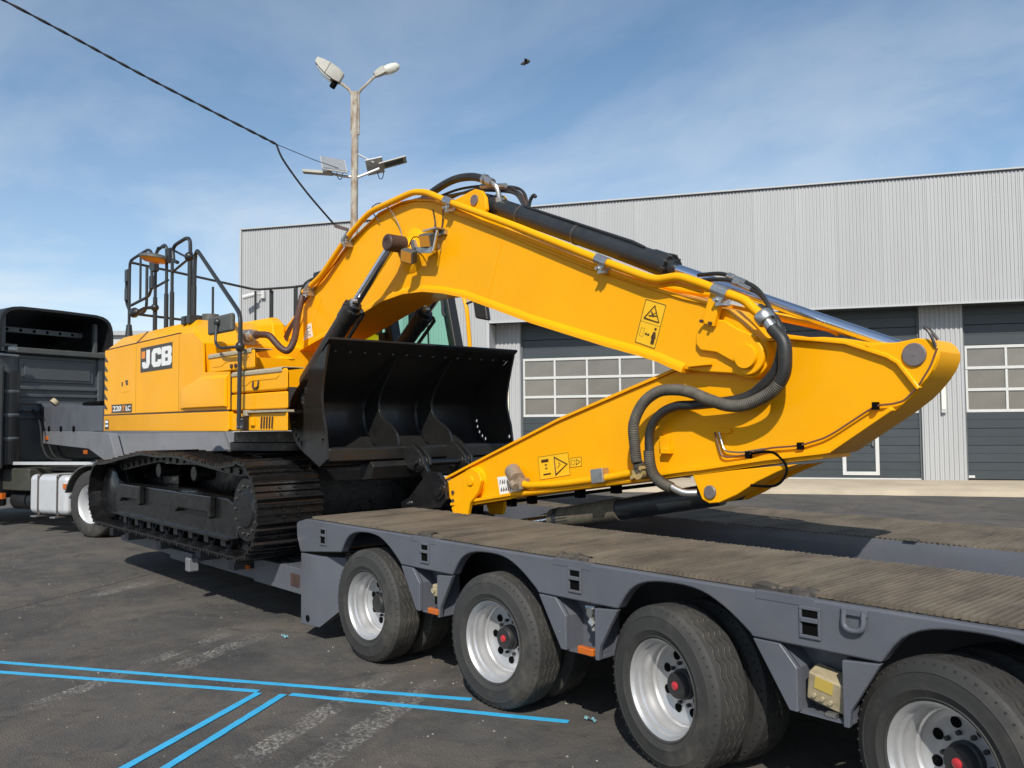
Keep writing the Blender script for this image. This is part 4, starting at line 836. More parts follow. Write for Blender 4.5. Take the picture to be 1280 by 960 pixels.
# ---- arm
AN, AF = 4.40, 4.68
arm = MB().prism([(-5.70, 1.20)] + ARM_TOP[1:-1] + [(-5.60, 1.03), (-5.70, 1.10)], AN, AF).build('arm', YEL, ex, bev=.008, ang=25)
MB().ribbon(ARM_TOP[20:][::-1], .024, AN - .044, AN - .0004).build('arm_bottom_flange', YEL, arm, bev=.004, ang=50)
MB().ribbon(ARM_TOP[22:][::-1], -.020, AN - .024, AF + .02).build('arm_bottom_plate', YEL, arm, ang=50)
MB().ribbon([(x, z) for x, z in ARM_TOP[:7]], .018, AN - .020, AF + .020).build('arm_top_flange', YEL, arm, ang=50)
MB().ribbon(ARM_RIB, .022, AN - .034, AN - .0005).build('arm_rib', YEL, arm, bev=.006, ang=50)
MB().prism([(-2.07, 2.09)] + ARM_TOP[10:15] + ARM_TOP[15:18] + [(-1.80, 1.845), (-1.90, 1.975)], AN - .022, AN - .0006).build('heel_plate', YEL, arm, bev=.008)
for y0, y1 in ((4.38, 4.41), (4.67, 4.70)):
    MB().prism(ARM_LUG, y0, y1).build('bucket_cylinder_lug', YEL, arm, bev=.008)
MB().prism(ARM_LUG, 4.405, 4.52).build('lug_web', YEL, arm)
def pinhead(x, z, y, r, m_=PIN, parent=arm):
    return MB().lathe([(0, -.016), (.008, -.016), (.0081, -.014), (r - .004, -.014), (r, -.010), (r, .0)], (x, y, z), n=30).build('pin', m_, parent)
pinhead(-1.805, 2.02, AN - .022, .060); pinhead(-3.045, 1.262, 4.38, .042); pinhead(-5.29, 1.232, AN - .03, .04, YEL)
MB().lathe([(.115, 0), (.11, -.018), (.095, -.028), (.0, -.028)], (-5.29, AN, 1.232), n=32).build('pin_boss', YEL, arm)
# linkage at the arm's end
lk = [(-5.19, 1.30), (-5.165, 1.24), (-5.20, 1.15), (-5.30, 1.06), (-5.345, .93), (-5.50, .92), (-5.55, 1.00), (-5.43, 1.07), (-5.38, 1.15), (-5.40, 1.24), (-5.36, 1.31), (-5.28, 1.34)]
for y0, y1 in ((4.335, 4.372), (4.71, 4.747)): MB().prism(lk, y0, y1).build('bucket_link', YEL, arm, bev=.008)
pinhead(-5.29, 1.232, 4.335, .038, YEL)
for x, z in ((-5.60, 1.12), (-5.60, 1.05)): MB().cyl((x, AN - .012, z), (x, AN, z), .016, n=8).build('bolt', DSTL, arm)
# stickers on the arm
q1 = [(-4.555, 1.270), (-4.245, 1.318), (-4.265, 1.478), (-4.575, 1.437)]; d1 = quad_decal('warning_sticker', q1, AN - .0005, DECY, arm); yA = AN - .0022
frame_decal('plate_outline', q1, yA, d1, .003); m = MB(); stroke(m, q1, [(.54, .10), (.54, .90), (.94, .50), (.54, .10)], .0065, yA); stroke(m, q1, [(.62, .4), (.72, .55), (.66, .62)], .003, yA); stroke(m, q1, [(.12, .80), (.34, .80)], .011, yA)
stroke(m, q1, [(.24, .42), (.24, .64)], .0028, yA); stroke(m, q1, [(.20, .46), (.24, .42), (.28, .46)], .003, yA); stroke(m, q1, [(.20, .60), (.24, .64), (.28, .60)], .003, yA); stroke(m, q1, [(.14, .2), (.38, .2)], .006, yA); m.build('pictogram', DECB, d1)
q2 = [(-4.245, 1.372), (-4.135, 1.385), (-4.135, 1.45), (-4.245, 1.437)]; d2 = quad_decal('warning_sticker', q2, AN - .0005, DECY, arm); frame_decal('plate_outline', q2, yA, d2, .003); m = MB(); stroke(m, q2, [(.55, .2), (.9, .5), (.55, .8), (.55, .2)], .003, yA); stroke(m, q2, [(.12, .25), (.4, .25), (.4, .75), (.12, .75), (.12, .25)], .0015, yA); m.build('pictogram', DECB, d2)
q3 = [(-5.01, 1.135), (-4.755, 1.175), (-4.78, 1.30), (-5.04, 1.27)]; d3 = quad_decal('white_sticker', q3, AN - .0005, DECW, arm); m = MB(); random.seed(9)
for t in (.25, .68):
    for k in range(8):
        s_ = .08 + k * .105; stroke(m, q3, [(s_, t - .1), (s_ + .04, t + .13), (s_ + .06, t - .05)][:random.choice((2, 3))], .0045, yA)
m.build('sticker_print', DECG, d3)
# pipes, valve, clips and wires on the arm
MB().tube(soften([(x, 4.335, z) for x, z in ARM_PIPE]), .026, 12).build('hydraulic_pipe', YEL, ex)
MB().tube([(x, 4.36, z) for x, z in ARM_PIPE_B], .022, 10).build('hydraulic_pipe', YEL, ex)
m = MB(); m.cyl((-4.82, 4.36, 1.33), (-4.70, 4.30, 1.27), .062, n=14); m.box(-4.78, -4.66, 4.29, 4.39, 1.20, 1.28); m.cyl((-4.75, 4.28, 1.25), (-4.68, 4.26, 1.22), .03, n=10)
m.build('valve_block', mat('bare_cast', (0.36, 0.28, 0.20), 0.6, metal=.3, var=.3, vscale=30), ex, bev=.005)
m = MB(); m.obox((-3.90, 4.33, 1.33), (.055, 0, .008), (0, .035, 0), (-.006, 0, .048)); m.build('pipe_clamp', STL, ex, bev=.005)
m = MB(); m.cyl((-3.50, 4.24, 1.37), (-3.50, 4.38, 1.37), .045, n=14); m.cyl((-3.53, 4.22, 1.34), (-3.53, 4.28, 1.34), .014, n=6); m.cyl((-3.46, 4.22, 1.40), (-3.46, 4.28, 1.40), .014, n=6); m.build('elbow_block', mat('ochre_cast', (0.42, 0.30, 0.12), 0.55, metal=.3), ex)
MB().tube([(-4.98, 4.45, 1.075), (-3.4, 4.45, 1.30)], .012, 8).build('grease_line', DBLK, ex)
for x, z in ((-4.93, 1.075), (-4.70, 1.11), (-4.20, 1.185), (-3.86, 1.235)): MB().box(x - .03, x + .03, 4.42, 4.48, z - .03, z + .03).build('line_clip', DBLK, ex, bev=.004)
MB().tube(soften([(x, 4.378, z) for x, z in WIRE_A]), .0055, 6).build('copper_line', WIRE, ex); MB().tube(soften([(x, 4.378, z) for x, z in WIRE_B]), .0055, 6).build('copper_line', STL, ex)
MB().tube(cr([(x, 4.36, z) for x, z in WIRE_C], 6), .008, 8).build('wire', DBLK, ex)
MB().tube(cr([(-1.70, 4.375, 2.05), (-1.72, 4.36, 2.12), (-1.75, 4.37, 2.155), (-1.735, 4.40, 2.14), (-1.705, 4.42, 2.09)], 6), .008, 6).build('cable_loop', DSTL, ex)
for x, z in ((-2.775, 1.497), (-2.443, 1.553), (-2.012, 1.768)): MB().box(x - .012, x + .012, 4.36, 4.399, z - .022, z + .018).build('line_clip', DBLK, ex)
MB().box(-3.03, -2.90, 4.382, 4.399, 1.62, 1.65).build('line_bracket', YEL, ex, bev=.003)
MB().box(-3.42, -3.35, 4.37, 4.399, 1.52, 1.60).box(-3.40, -3.33, 4.35, 4.399, 1.49, 1.525).build('hose_bracket', YEL, ex, bev=.003)
# bucket cylinder below the arm
kc, uk = cylinder('bucket_cylinder', (-5.45, EB + .06, .80), (-3.12, EB + .06, 1.235), .075, .045, .62)
MB().cyl((-4.62, EB + .06, .955), (-3.95, EB + .06, 1.08), .083, n=20).build('dust_sleeve', mat('canvas_sleeve', (0.13, 0.11, 0.075), 0.85, var=.4, vscale=14, bump=.4, bscale=40), kc)
MB().lathe([(0, -.12), (.07, -.12), (.07, .12), (0, .12)], (-3.045, EB + .06, 1.262), n=20).build('cylinder_eye', CYLM, kc)
# ---- quick coupler and bucket
cp = [(-5.76, 1.285), (-5.66, 1.20), (-5.64, 1.06), (-5.74, .985), (-6.25, .93), (-6.31, .955), (-6.31, 1.0), (-6.19, 1.045), (-5.98, 1.22), (-6.06, 1.31), (-6.06, 1.38), (-5.99, 1.39), (-5.90, 1.285)]
for y0, y1 in ((4.36, 4.40), (4.84, 4.88)):
    MB().prism(cp, y0, y1).build('coupler_plate', BLK, ex, bev=.01)
co = MB().prism([(-5.76, 1.20), (-5.74, 1.03), (-6.15, .96), (-6.2, 1.0)], 4.402, 4.838).build('coupler_body', BLK, ex, bev=.01)
for x, z, r in ((-5.735, 1.13, .075), (-6.19, .985, .045), (-6.0, 1.33, .05)):
    MB().lathe([(0, -.03), (r * .6, -.03), (r * .62, -.02), (r, -.02), (r, 0)], (x, 4.36, z), n=24).build('coupler_pin', BLK, co)
BY0, BY1 = 3.57, 5.66
bk_out = BKT_SIDE[:8]
side = [(-6.205, 2.36)] + cr([BKT_SIDE[1], BKT_SIDE[2], BKT_SIDE[3], BKT_SIDE[4], BKT_SIDE[5], BKT_SIDE[6]], 4) + [BKT_SIDE[7], BKT_SIDE[8]] + cr(BKT_SIDE[9:] + [(-6.215, 2.33)], 4)
sheet = [(-6.195, 2.375)] + cr([BKT_SIDE[1], BKT_SIDE[2], BKT_SIDE[3], BKT_SIDE[4], BKT_SIDE[5], BKT_SIDE[6]], 6) + [(-6.36, 1.36)]
bk = MB().ribbon(sheet, -.018, BY0 + .02, BY1 - .02).build('bucket', BKT, ex, ang=40)
holes = [(-6.79, 1.72), (-6.775, 1.66), (-6.745, 1.605), (-6.70, 1.565), (-6.65, 1.535)]
def plate_with_holes(poly, hs, r, y0, y1):
    bm = bmesh.new(); n_ = 14
    def ring(c): return [bm.verts.new((c[0] + r * math.cos(2 * math.pi * k / n_) - ORG.x, y0 - ORG.y, c[1] + r * math.sin(2 * math.pi * k / n_) - ORG.z)) for k in range(n_)]
    vo = [bm.verts.new((x - ORG.x, y0 - ORG.y, z - ORG.z)) for x, z in poly]; E_ = [bm.edges.new((vo[i], vo[(i + 1) % len(vo)])) for i in range(len(vo))]
    for c in hs:
        v_ = ring(c); E_ += [bm.edges.new((v_[i], v_[(i + 1) % n_])) for i in range(n_)]
    bmesh.ops.triangle_fill(bm, use_beauty=True, use_dissolve=False, edges=E_)
    g = bmesh.ops.extrude_face_region(bm, geom=list(bm.faces)); bmesh.ops.translate(bm, vec=(0, y1 - y0, 0), verts=[e for e in g['geom'] if isinstance(e, bmesh.types.BMVert)])
    bmesh.ops.recalc_face_normals(bm, faces=bm.faces); me = bpy.data.meshes.new('side_plate'); bm.to_mesh(me); bm.free(); return me
for y0, y1 in ((BY0, BY0 + .022), (BY1 - .022, BY1)):
    link('bucket_side_plate', plate_with_holes(side, holes + [(-6.285, 1.56)], .021, y0, y1), BKT, bk)
# bolt-on edge at the lip, upper box beam, inner ribs, ears
MB().ribbon([(-6.17, 2.40), (-6.30, 2.305)], -.022, BY0 - .01, BY1 + .01).build('cutting_edge', BKT, bk, bev=.004)
for k in range(14):
    y = BY0 + .10 + k * (BY1 - BY0 - .2) / 13; MB().lathe([(0, .012), (.012, .012), (.017, 0)], (-6.262, y, 2.305), axis=(.6, 0, -.8), n=10).build('edge_bolt', BKT, bk)
MB().prism([(-6.36, 1.36), (-6.23, 1.385), (-6.225, 1.49), (-6.24, 1.50), (-6.45, 1.50), (-6.50, 1.44)], BY0 + .023, BY1 - .023).build('box_beam', BKT, bk, bev=.012)
rib = [(-6.28, 2.295), (-6.42, 2.155), (-6.57, 1.97), (-6.60, 1.845), (-6.53, 1.74), (-6.40, 1.675), (-6.305, 1.60), (-6.285, 1.50)]
bk_in = [(-6.43, 1.47), (-6.55, 1.45), (-6.70, 1.53), (-6.81, 1.66), (-6.845, 1.84), (-6.775, 1.95), (-6.42, 2.20)]
for y in (4.33, 4.93): MB().prism(cr(rib, 5) + bk_in, y - .012, y + .012).build('inner_rib', BKT, bk, bev=.004)
ear = [(-6.24, 1.525), (-6.13, 1.525), (-6.03, 1.46), (-5.96, 1.40), (-5.945, 1.34), (-5.98, 1.285), (-6.04, 1.27), (-6.24, 1.32)]
for y in (4.36, 4.43, 4.83, 4.90):
    e_ = MB().prism(ear, y - .014, y + .014).build('bucket_ear', BKT, bk, bev=.006)
    MB().lathe([(.028, -.022), (.052, -.022), (.056, -.016), (.056, .016), (.052, .022), (.028, .022)], (-6.03, y, 1.355), n=24, closed=True).build('ear_bush', BKT, e_)
MB().cyl((-6.03, 4.30, 1.355), (-6.03, 4.96, 1.355), .028, n=16).build('bucket_pin', BLK, bk)
MB().prism([(-6.40, 1.35), (-6.235, 1.375), (-6.19, 1.335), (-6.24, 1.22), (-6.40, 1.20)], 4.0, 5.60).build('ear_base', BKT, bk, bev=.01)
m = MB(); random.seed(21)
for k in range(9):
    a = k / 8; p0 = (-6.60 - .12 * a + random.uniform(-.02, .02), BY0 - .004, 2.07 - .14 * a); m.bar(p0, (p0[0] + .03 + random.uniform(0, .03), BY0 - .004, p0[2] - .05 - random.uniform(0, .05)), .008, .014, upv=(0, 1, 0))
m.build('raised_marking', BKT, bk)

# ---- undercarriage
TN, TW = 3.09, .60
def track_path():
    top = [(-6.90, 1.375), (-7.30, 1.335), (-7.75, 1.365), (-8.30, 1.405), (-8.75, 1.395), (-9.25, 1.405), (-9.85, 1.345), (-10.35, 1.285), (-10.62, 1.265)]
    p = [(-10.55, .575), (-9.5, .575), (-8.3, .575), (-7.0, .575)] + arc(-6.90, .975, .40, -85, 85, 14) + top[1:] + arc(-10.66, .92, .345, 95, 265, 14)
    return cr(p, 4, True)
tp_ = track_path(); Ls = [0]
for i in range(len(tp_)): a, b = tp_[i], tp_[(i + 1) % len(tp_)]; Ls.append(Ls[-1] + math.hypot(b[0] - a[0], b[1] - a[1]))
NSH = 53
def at_len(d):
    d %= Ls[-1]; i = max(k for k in range(len(tp_)) if Ls[k] <= d); a, b = tp_[i], tp_[(i + 1) % len(tp_)]; t = (d - Ls[i]) / max(1e-9, Ls[i + 1] - Ls[i]); return Vector((a[0] + (b[0] - a[0]) * t, 0, a[1] + (b[1] - a[1]) * t))
pitch = Ls[-1] / NSH
h_ = pitch * .515
sp = [(-h_, .004), (-h_ + .02, -.030), (-h_ + .032, -.030), (-h_ + .05, .0), (-.012, .0), (-.006, -.018), (.006, -.018), (.012, .0), (h_ - .05, .0), (h_ - .040, -.022), (h_ - .028, -.022), (h_ - .012, .004), (h_, .006), (h_ - .002, .018), (-h_ + .008, .016)]
shoe_me = MB().prism(sp, -TW / 2, TW / 2).mesh('track_shoe', local=True, ang=20)
lm = MB(); lm.box(-h_ * 1.04, h_ * 1.04, -.085, -.05, .020, .095); lm.box(-h_ * 1.04, h_ * 1.04, .05, .085, .020, .095); lm.cyl((h_ * .98, -.10, .055), (h_ * .98, .10, .055), .026, n=8)
for bx_ in (-.03, .03):
    for by_ in (-.068, .068): lm.cyl((bx_, by_, .0), (bx_, by_, -.012), .014, n=6)
link_me = lm.mesh('track_link', local=True)
for side_, yc in ((0, TN + TW / 2), (1, 2 * EC - TN - TW / 2)):
    tf = MB(); y0, y1 = (yc - .17, yc + .17)
    tf.prism([(-10.40, .71), (-10.42, .98), (-10.15, 1.045), (-7.35, 1.045), (-7.20, 1.0), (-7.16, .70), (-7.28, .665), (-10.2, .665)], y0, y1)
    tk = tf.build('track', TRKM, ex, bev=.015)
    for k in range(NSH):
        d = k * pitch; p = at_len(d); t = (at_len(d + .05) - at_len(d - .05)).normalized(); nrm = Vector((-t.z, 0, t.x))      # inward normal (path is anticlockwise)
        M_ = Matrix(((t.x, 0, nrm.x, p.x - ORG.x), (0, 1, 0, yc - ORG.y), (t.z, 0, nrm.z, p.z - ORG.z), (0, 0, 0, 1)))
        for nm, me in (('track_shoe', shoe_me), ('track_link', link_me)):
            o = link(nm, me, TRKM, tk); o.matrix_local = M_
    s = -1 if side_ == 0 else 1; yo = y0 if side_ == 0 else y1
    # box frame details on the outer side
    for xa, xb in ((-10.10, -9.45), (-8.45, -7.60)):
        MB().prism([(xa, 1.052), (xb, 1.052), (xb, .86), (xb - .03, .84), (xb - .06, .90), (xa + .10, .90), (xa, .85)], min(yo, yo + s * .06), max(yo, yo + s * .06)).build('frame_pocket', TRKM, tk, bev=.012)
    MB().ribbon([(-10.38, .70), (-7.22, .685)], .018, min(yo, yo + s * .05), max(yo, yo + s * .05)).build('frame_ledge', TRKM, tk)
    for k in range(8):
        x = -10.02 + k * .375
        MB().lathe([(0, -.15), (.085, -.15), (.10, -.14), (.10, -.05), (.075, -.045), (.075, .045), (.10, .05), (.10, .14), (.085, .15), (0, .15)], (x, yc, .68), n=20).build('track_roller', TRKM, tk)
        MB().box(x - .05, x + .05, yo - .02 if s < 0 else yo, yo if s < 0 else yo + .02, .62, .70).build('roller_bracket', TRKM, tk)
    MB().box(-10.62, -9.45, yc - s * .20 - .012, yc - s * .20 + .012, 1.0, 1.24).build('shade_plate', TRKM, tk)  # added dark plate standing for the shade inside the track
    for x in (-8.30, -9.25): MB().lathe([(0, -.10), (.07, -.10), (.07, .10), (0, .10)], (x, yc, 1.225), n=18).build('carrier_roller', TRKM, tk)
    MB().lathe([(0, -.16), (.27, -.16), (.30, -.14), (.31, -.05), (.33, -.045), (.33, .045), (.31, .05), (.30, .14), (.27, .16), (0, .16)], (-10.66, yc, .92), n=32).build('idler_wheel', TRKM, tk)
    sp_ = MB(); teeth = 22; lp = []
    for k in range(teeth * 4):
        a = 2 * math.pi * k / (teeth * 4); r_ = (.25, .29, .29, .25)[k % 4]; lp.append((-6.90 + r_ * math.cos(a), .975 + r_ * math.sin(a)))
    sp_.prism(lp, yc - .03, yc + .03).build('sprocket', TRKM, tk)
    fd = MB().lathe([(0, s * .215), (.14, s * .215), (.16, s * .20), (.265, s * .20), (.285, s * .185), (.285, s * .10), (.20, s * .09), (.20, -s * .15), (0, -s * .15)], (-6.90, yc, .975), n=36).build('final_drive', TRKM, tk)
    for k in range(14):
        a = 2 * math.pi * k / 14; c = Vector((-6.90 + .205 * math.cos(a), yc + s * .20, .975 + .205 * math.sin(a))); MB().cyl(c, c + Vector((0, s * .016, 0)), .014, n=6).build('drive_bolt', DSTL, fd)
cbm = MB(); cbm.prismz([(-10.25, 3.60), (-9.7, 3.82), (-7.9, 3.82), (-7.45, 3.60), (-7.45, 5.64), (-7.9, 5.42), (-9.7, 5.42), (-10.25, 5.64)], .80, 1.25); cbm.box(-9.55, -7.95, 3.82, 5.42, 1.255, 1.40)
cbm.build('car_body', TRKM, ex, bev=.02)
MB().lathe([(0, 0), (.68, 0), (.70, .02), (.70, .10), (.66, .11), (.66, .215), (0, .215)], (-8.75, EC, 1.405), axis=(0, 0, 1), n=48).build('slew_ring', TRKM, ex)

# ---- upper structure
HY0, HY1 = 3.27, 5.97
def mir(pl): return pl + [(x, 2 * EC - y) for x, y in pl[::-1]]
def plan(front, inset=0, rear=0): return mir([(front, HY0 + inset), (-11.05 + rear, HY0 + inset), (-11.22 + rear, HY0 + .07 + inset), (-11.33 + rear, HY0 + .20 + inset), (-11.47 + rear, HY0 + .6 + inset), (-11.52 + rear, EC - .2)])
def loopz(pl, z): return [(x, y, z) for x, y in pl]
hs = MB(); hs.loft([loopz(plan(-8.06, .024), 1.835), loopz(plan(-8.06, .024), 2.50), loopz(plan(-8.30, .024), 2.63), loopz(plan(-8.66, .19, .10), 2.79)])
house = hs.build('house', YEL, ex, bev=.012)
lf = MB(); lf.loft([loopz(plan(-7.47), 1.64), loopz(plan(-7.45), 1.66), loopz(plan(-7.45), 1.81), loopz(plan(-7.47), 1.822)])
lfo = lf.build('lower_frame', YEL, ex, bev=.006)
MB().prismz([(-7.448, 3.292), (-6.36, 3.292), (-6.84, 3.55), (-7.448, 3.55)], 1.645, 1.798).build('step_frame', YEL, lfo, bev=.008)
cwt = MB(); 
cw_plan = [(-10.95, HY0 - .006), (-11.06, HY0 - .006), (-11.235, HY0 + .065), (-11.35, HY0 + .20), (-11.49, HY0 + .6), (-11.54, EC - .2)]
# side doors and panels
def slab(name, poly, y0=HY0, th=.022, m_=YEL): return MB().prism(poly, y0, y0 + th).build(name, m_, house, bev=.005)
d_a = slab('side_door', [(-11.04, 1.838), (-9.942, 1.838), (-9.942, 2.625), (-11.04, 2.62)])
d_b = slab('side_door', [(-9.926, 1.838), (-8.668, 1.838), (-8.668, 2.63), (-9.926, 2.625)])
d_c = slab('side_panel', [(-8.652, 1.838), (-7.46, 1.838), (-7.46, 2.185), (-8.03, 2.205), (-8.05, 2.50), (-8.29, 2.615), (-8.652, 2.63)])
MB().loft([[(-8.62, HY0 - .001, 1.86), (-7.47, HY0 - .001, 1.86), (-7.47, HY0 - .001, 2.16), (-8.05, HY0 - .001, 2.17), (-8.62, HY0 - .001, 2.06)], [(-8.45, HY0 - .03, 1.87), (-7.475, HY0 - .03, 1.87), (-7.475, HY0 - .03, 2.13), (-7.95, HY0 - .03, 2.14), (-8.40, HY0 - .03, 2.05)]]).build('bulged_panel', YEL, d_c, bev=.006)
# seam lines on the hood, following the door gaps
MB().tube([(-9.95, HY0 + .012, 2.635), (-10.02, 3.43, 2.782)], .006, 6).build('hood_seam', DECG, house)
MB().prism([(-11.03, 2.628), (-8.66, 2.638), (-8.66, 2.645), (-11.03, 2.636)], HY0 + .008, HY0 + .03).build('hood_seam', DECG, house)
for xg in (-9.934, -8.66): MB().box(xg - .0065, xg + .0065, HY0 + .004, HY0 + .02, 1.84, 2.622).build('door_gap', DECG, house)
MB().box(-11.03, -7.46, HY0 + .006, HY0 + .02, 1.8235, 1.8365).build('door_gap', DECG, house)
MB().box(-7.458, -7.4535, HY0 + .02, HY0 + .05, 1.84, 2.17).build('door_gap', DECG, house)
# louvres / chevrons on the rear corner
for k in range(6):
    z = 1.90 + k * .115
    MB().prism([(-11.22, z), (-11.06, z + .09), (-11.06, z + .145), (-11.22, z + .055)], HY0 + .0, HY0 + .018).build('chevron', DECG, house) if 0 else None
    MB().prism([(-11.038, z + .015), (-10.92, z - .01), (-10.92, z + .012), (-11.038, z + .085)], HY0 - .0015, HY0 + .0004).build('chevron', DECG, house)
    m = MB(); a = Vector((-11.052, HY0 + .016, z + .015)); b = Vector((-11.215, HY0 + .085, z + .06)); w_ = Vector((0, 0, .06)); nn = Vector((-.35, -.94, 0)) * .012
    m.loft([[a, b, b + w_, a + w_], [a + nn, b + nn, b + nn + w_, a + nn + w_]]); m.build('chevron', DECG, house)
# door catch, number plate decals and maker's plate
m = MB(); m.box(-10.40, -10.365, HY0 - .004, HY0, 2.16, 2.21); m.box(-10.25, -10.19, HY0 - .004, HY0, 2.17, 2.20); m.box(-10.28, -10.19, HY0 - .003, HY0, 2.205, 2.225); m.build('door_catch', DECG, d_a)
MB().prism([(-10.42, 2.09), (-10.14, 2.09), (-10.14, 2.12), (-10.42, 2.12)], HY0 - .003, HY0 + .001).build('catch_rim', YEL, d_a)
nm = MB().box(-9.77, -8.83, HY0 - .003, HY0 + .001, 2.29, 2.562).build('maker_plate', DECG, d_b)
LJ = [(.34, 1), (1, 1), (1, .24), (.80, 0), (.18, 0), (0, .20), (0, .40), (.34, .40), (.38, .28), (.60, .28), (.64, .34), (.64, 1)]
LJ = [(.46, 1), (.84, 1), (.84, .22), (.66, 0), (.14, 0), (0, .16), (0, .36), (.36, .36), (.36, .27), (.46, .27)]
LC_ = [(.20, 1), (.86, 1), (1, .84), (1, .64), (.62, .64), (.62, .73), (.38, .73), (.38, .27), (.62, .27), (.62, .38), (1, .38), (1, .16), (.86, 0), (.20, 0), (0, .20), (0, .80)]
LB1 = [(0, 0), (.36, 0), (.36, 1), (0, 1)]
LB2 = [(.361, 1), (.86, 1), (1, .88), (1, .62), (.92, .52), (1, .42), (1, .13), (.86, 0), (.361, 0), (.361, .23), (.62, .23), (.62, .41), (.361, .41), (.361, .60), (.62, .60), (.62, .77), (.361, .77)]
def block(polys, x0, w, z0, h): return [[(x0 + a * w, z0 + b * h) for a, b in q] for q in polys]
for x0, polys in ((-9.715, [LJ]), (-9.42, [LC_]), (-9.125, [LB1, LB2])):
    m = MB()
    for q in block(polys, x0, .285, 2.328, .20): m.prism(q, HY0 - .0045, HY0 - .0028)
    m.build('maker_letter', DECW, nm)
MB().box(-9.735, -9.625, HY0 - .0045, HY0 - .0028, 2.44, 2.52).build('maker_square', DECO, nm)
n2 = MB().box(-10.78, -10.045, HY0 - .003, HY0 + .001, 1.853, 1.952).build('model_plate', DECG, d_a)
letter('model_digits', '220', .1, DECW, n2, (-10.70, HY0 - .004, 1.872), bold=.002, width=.30, height=.062); letter('model_digits', 'X', .1, DECO, n2, (-10.385, HY0 - .004, 1.868), bold=.002, width=.12, height=.070, shear=.3); letter('model_digits', 'LC', .1, DECW, n2, (-10.24, HY0 - .004, 1.872), bold=.002, width=.16, height=.058)
MB().box(-10.775, -10.735, HY0 - .0045, HY0 - .003, 1.86, 1.945).build('model_flash', DECO, n2)
n3 = MB().box(-11.0, -10.86, HY0 - .0035, HY0 + .001, 1.66, 1.775).build('power_plate', DECG, lfo); MB().box(-10.985, -10.875, HY0 - .005, HY0 - .0035, 1.735, 1.765).build('plate_stripe', DECW, n3); MB().box(-10.985, -10.875, HY0 - .005, HY0 - .0035, 1.69, 1.715).build('plate_stripe', DECW, n3)
# tool boxes that serve as steps
def toolbox(x0, x1, y0, y1, z0, z1):
    b = MB().box(x0, x1, y0, y1, z0, z1).build('tool_box', YEL, house, bev=.028, seg=3)
    MB().prism([(x0 + .10, z1 - .10), (x1 - .12, z1 - .10), (x1 - .16, z1 - .15), (x0 + .14, z1 - .15)], y0 - .006, y0 + .004).build('moulded_recess', YEL, b, bev=.004)
    tr_ = MB().box(x0 + .06, x1 - .10, y0 + .005, y1 - .05, z1 + .001, z1 + .018).build('tread_plate', SAND, b, bev=.004); return b
def stepbox(name, x0, x1, z0, z1, y0, xb, yb, bv=.014):
    return MB().prismz([(x0, y0), (x1, y0), (xb, yb), (x0, yb)], z0, z1).build(name, YEL, house, bev=bv, seg=3)
b2 = stepbox('tool_box', -7.452, -6.36, 1.982, 2.165, 3.292, -6.84, 3.55, .022); stepbox('drawer', -7.452, -6.36, 1.828, 1.972, 3.294, -6.84, 3.55)
b1 = stepbox('tool_box', -8.015, -6.99, 2.19, 2.365, 3.305, -7.50, 3.56, .022); MB().box(-8.01, -7.60, 3.57, 4.1, 1.83, 2.34).build('tool_box_base', YEL, house)
for (x0, x1, z1, y0, par) in ((-7.43, -6.46, 2.165, 3.292, b2), (-7.99, -7.06, 2.365, 3.305, b1)):
    MB().prismx([(y0 - .010, z1 - .030), (y0 - .010, z1 - .006), (y0 + .004, z1 + .012), (y0 + .20, z1 + .012), (y0 + .20, z1 + .002), (y0 + .003, z1 + .002), (y0 - .001, z1 - .030)], x0, x1).build('tread_plate', SAND, par, bev=.003)
    MB().prism([(x0 + .06, z1 - .055), (x1 - .04, z1 - .055), (x1 - .10, z1 - .085), (x0 + .40, z1 - .085), (x0 + .30, z1 - .12), (x0 + .10, z1 - .12)], y0 - .0045, y0 + .001).build('moulded_rib', YEL, par, bev=.004)
m = MB(); m.tube([(-6.99, 3.288, 2.08), (-6.99, 3.282, 2.03), (-6.97, 3.282, 2.015), (-6.91, 3.282, 2.015), (-6.89, 3.282, 2.03), (-6.89, 3.288, 2.08)], .009, 6); m.build('latch', RUST, b2)
for dx in (-7.46, -7.37): MB().cyl((dx, 3.29, 2.235), (dx, 3.309, 2.235), .020, n=10).build('lock', RUST, b1)
sp2 = MB().box(-7.06, -6.38, 3.262, 3.36, 1.800, 1.820).build('step_plate', SAND, lfo, bev=.004); MB().box(-7.16, -7.06, 3.268, 3.30, 1.775, 1.826).build('step_bracket', SAND, lfo, bev=.006)
for k in range(5): MB().bar((-6.83 + k * .05, 3.289, 1.665), (-6.82 + k * .05, 3.289, 1.765), .010, .018, upv=(0, 1, 0)).build('grille_slot', DECG, lfo)
MB().box(-7.02, -6.95, 3.27, 3.292, 1.69, 1.75).build('step_bracket', YEL, lfo, bev=.004)
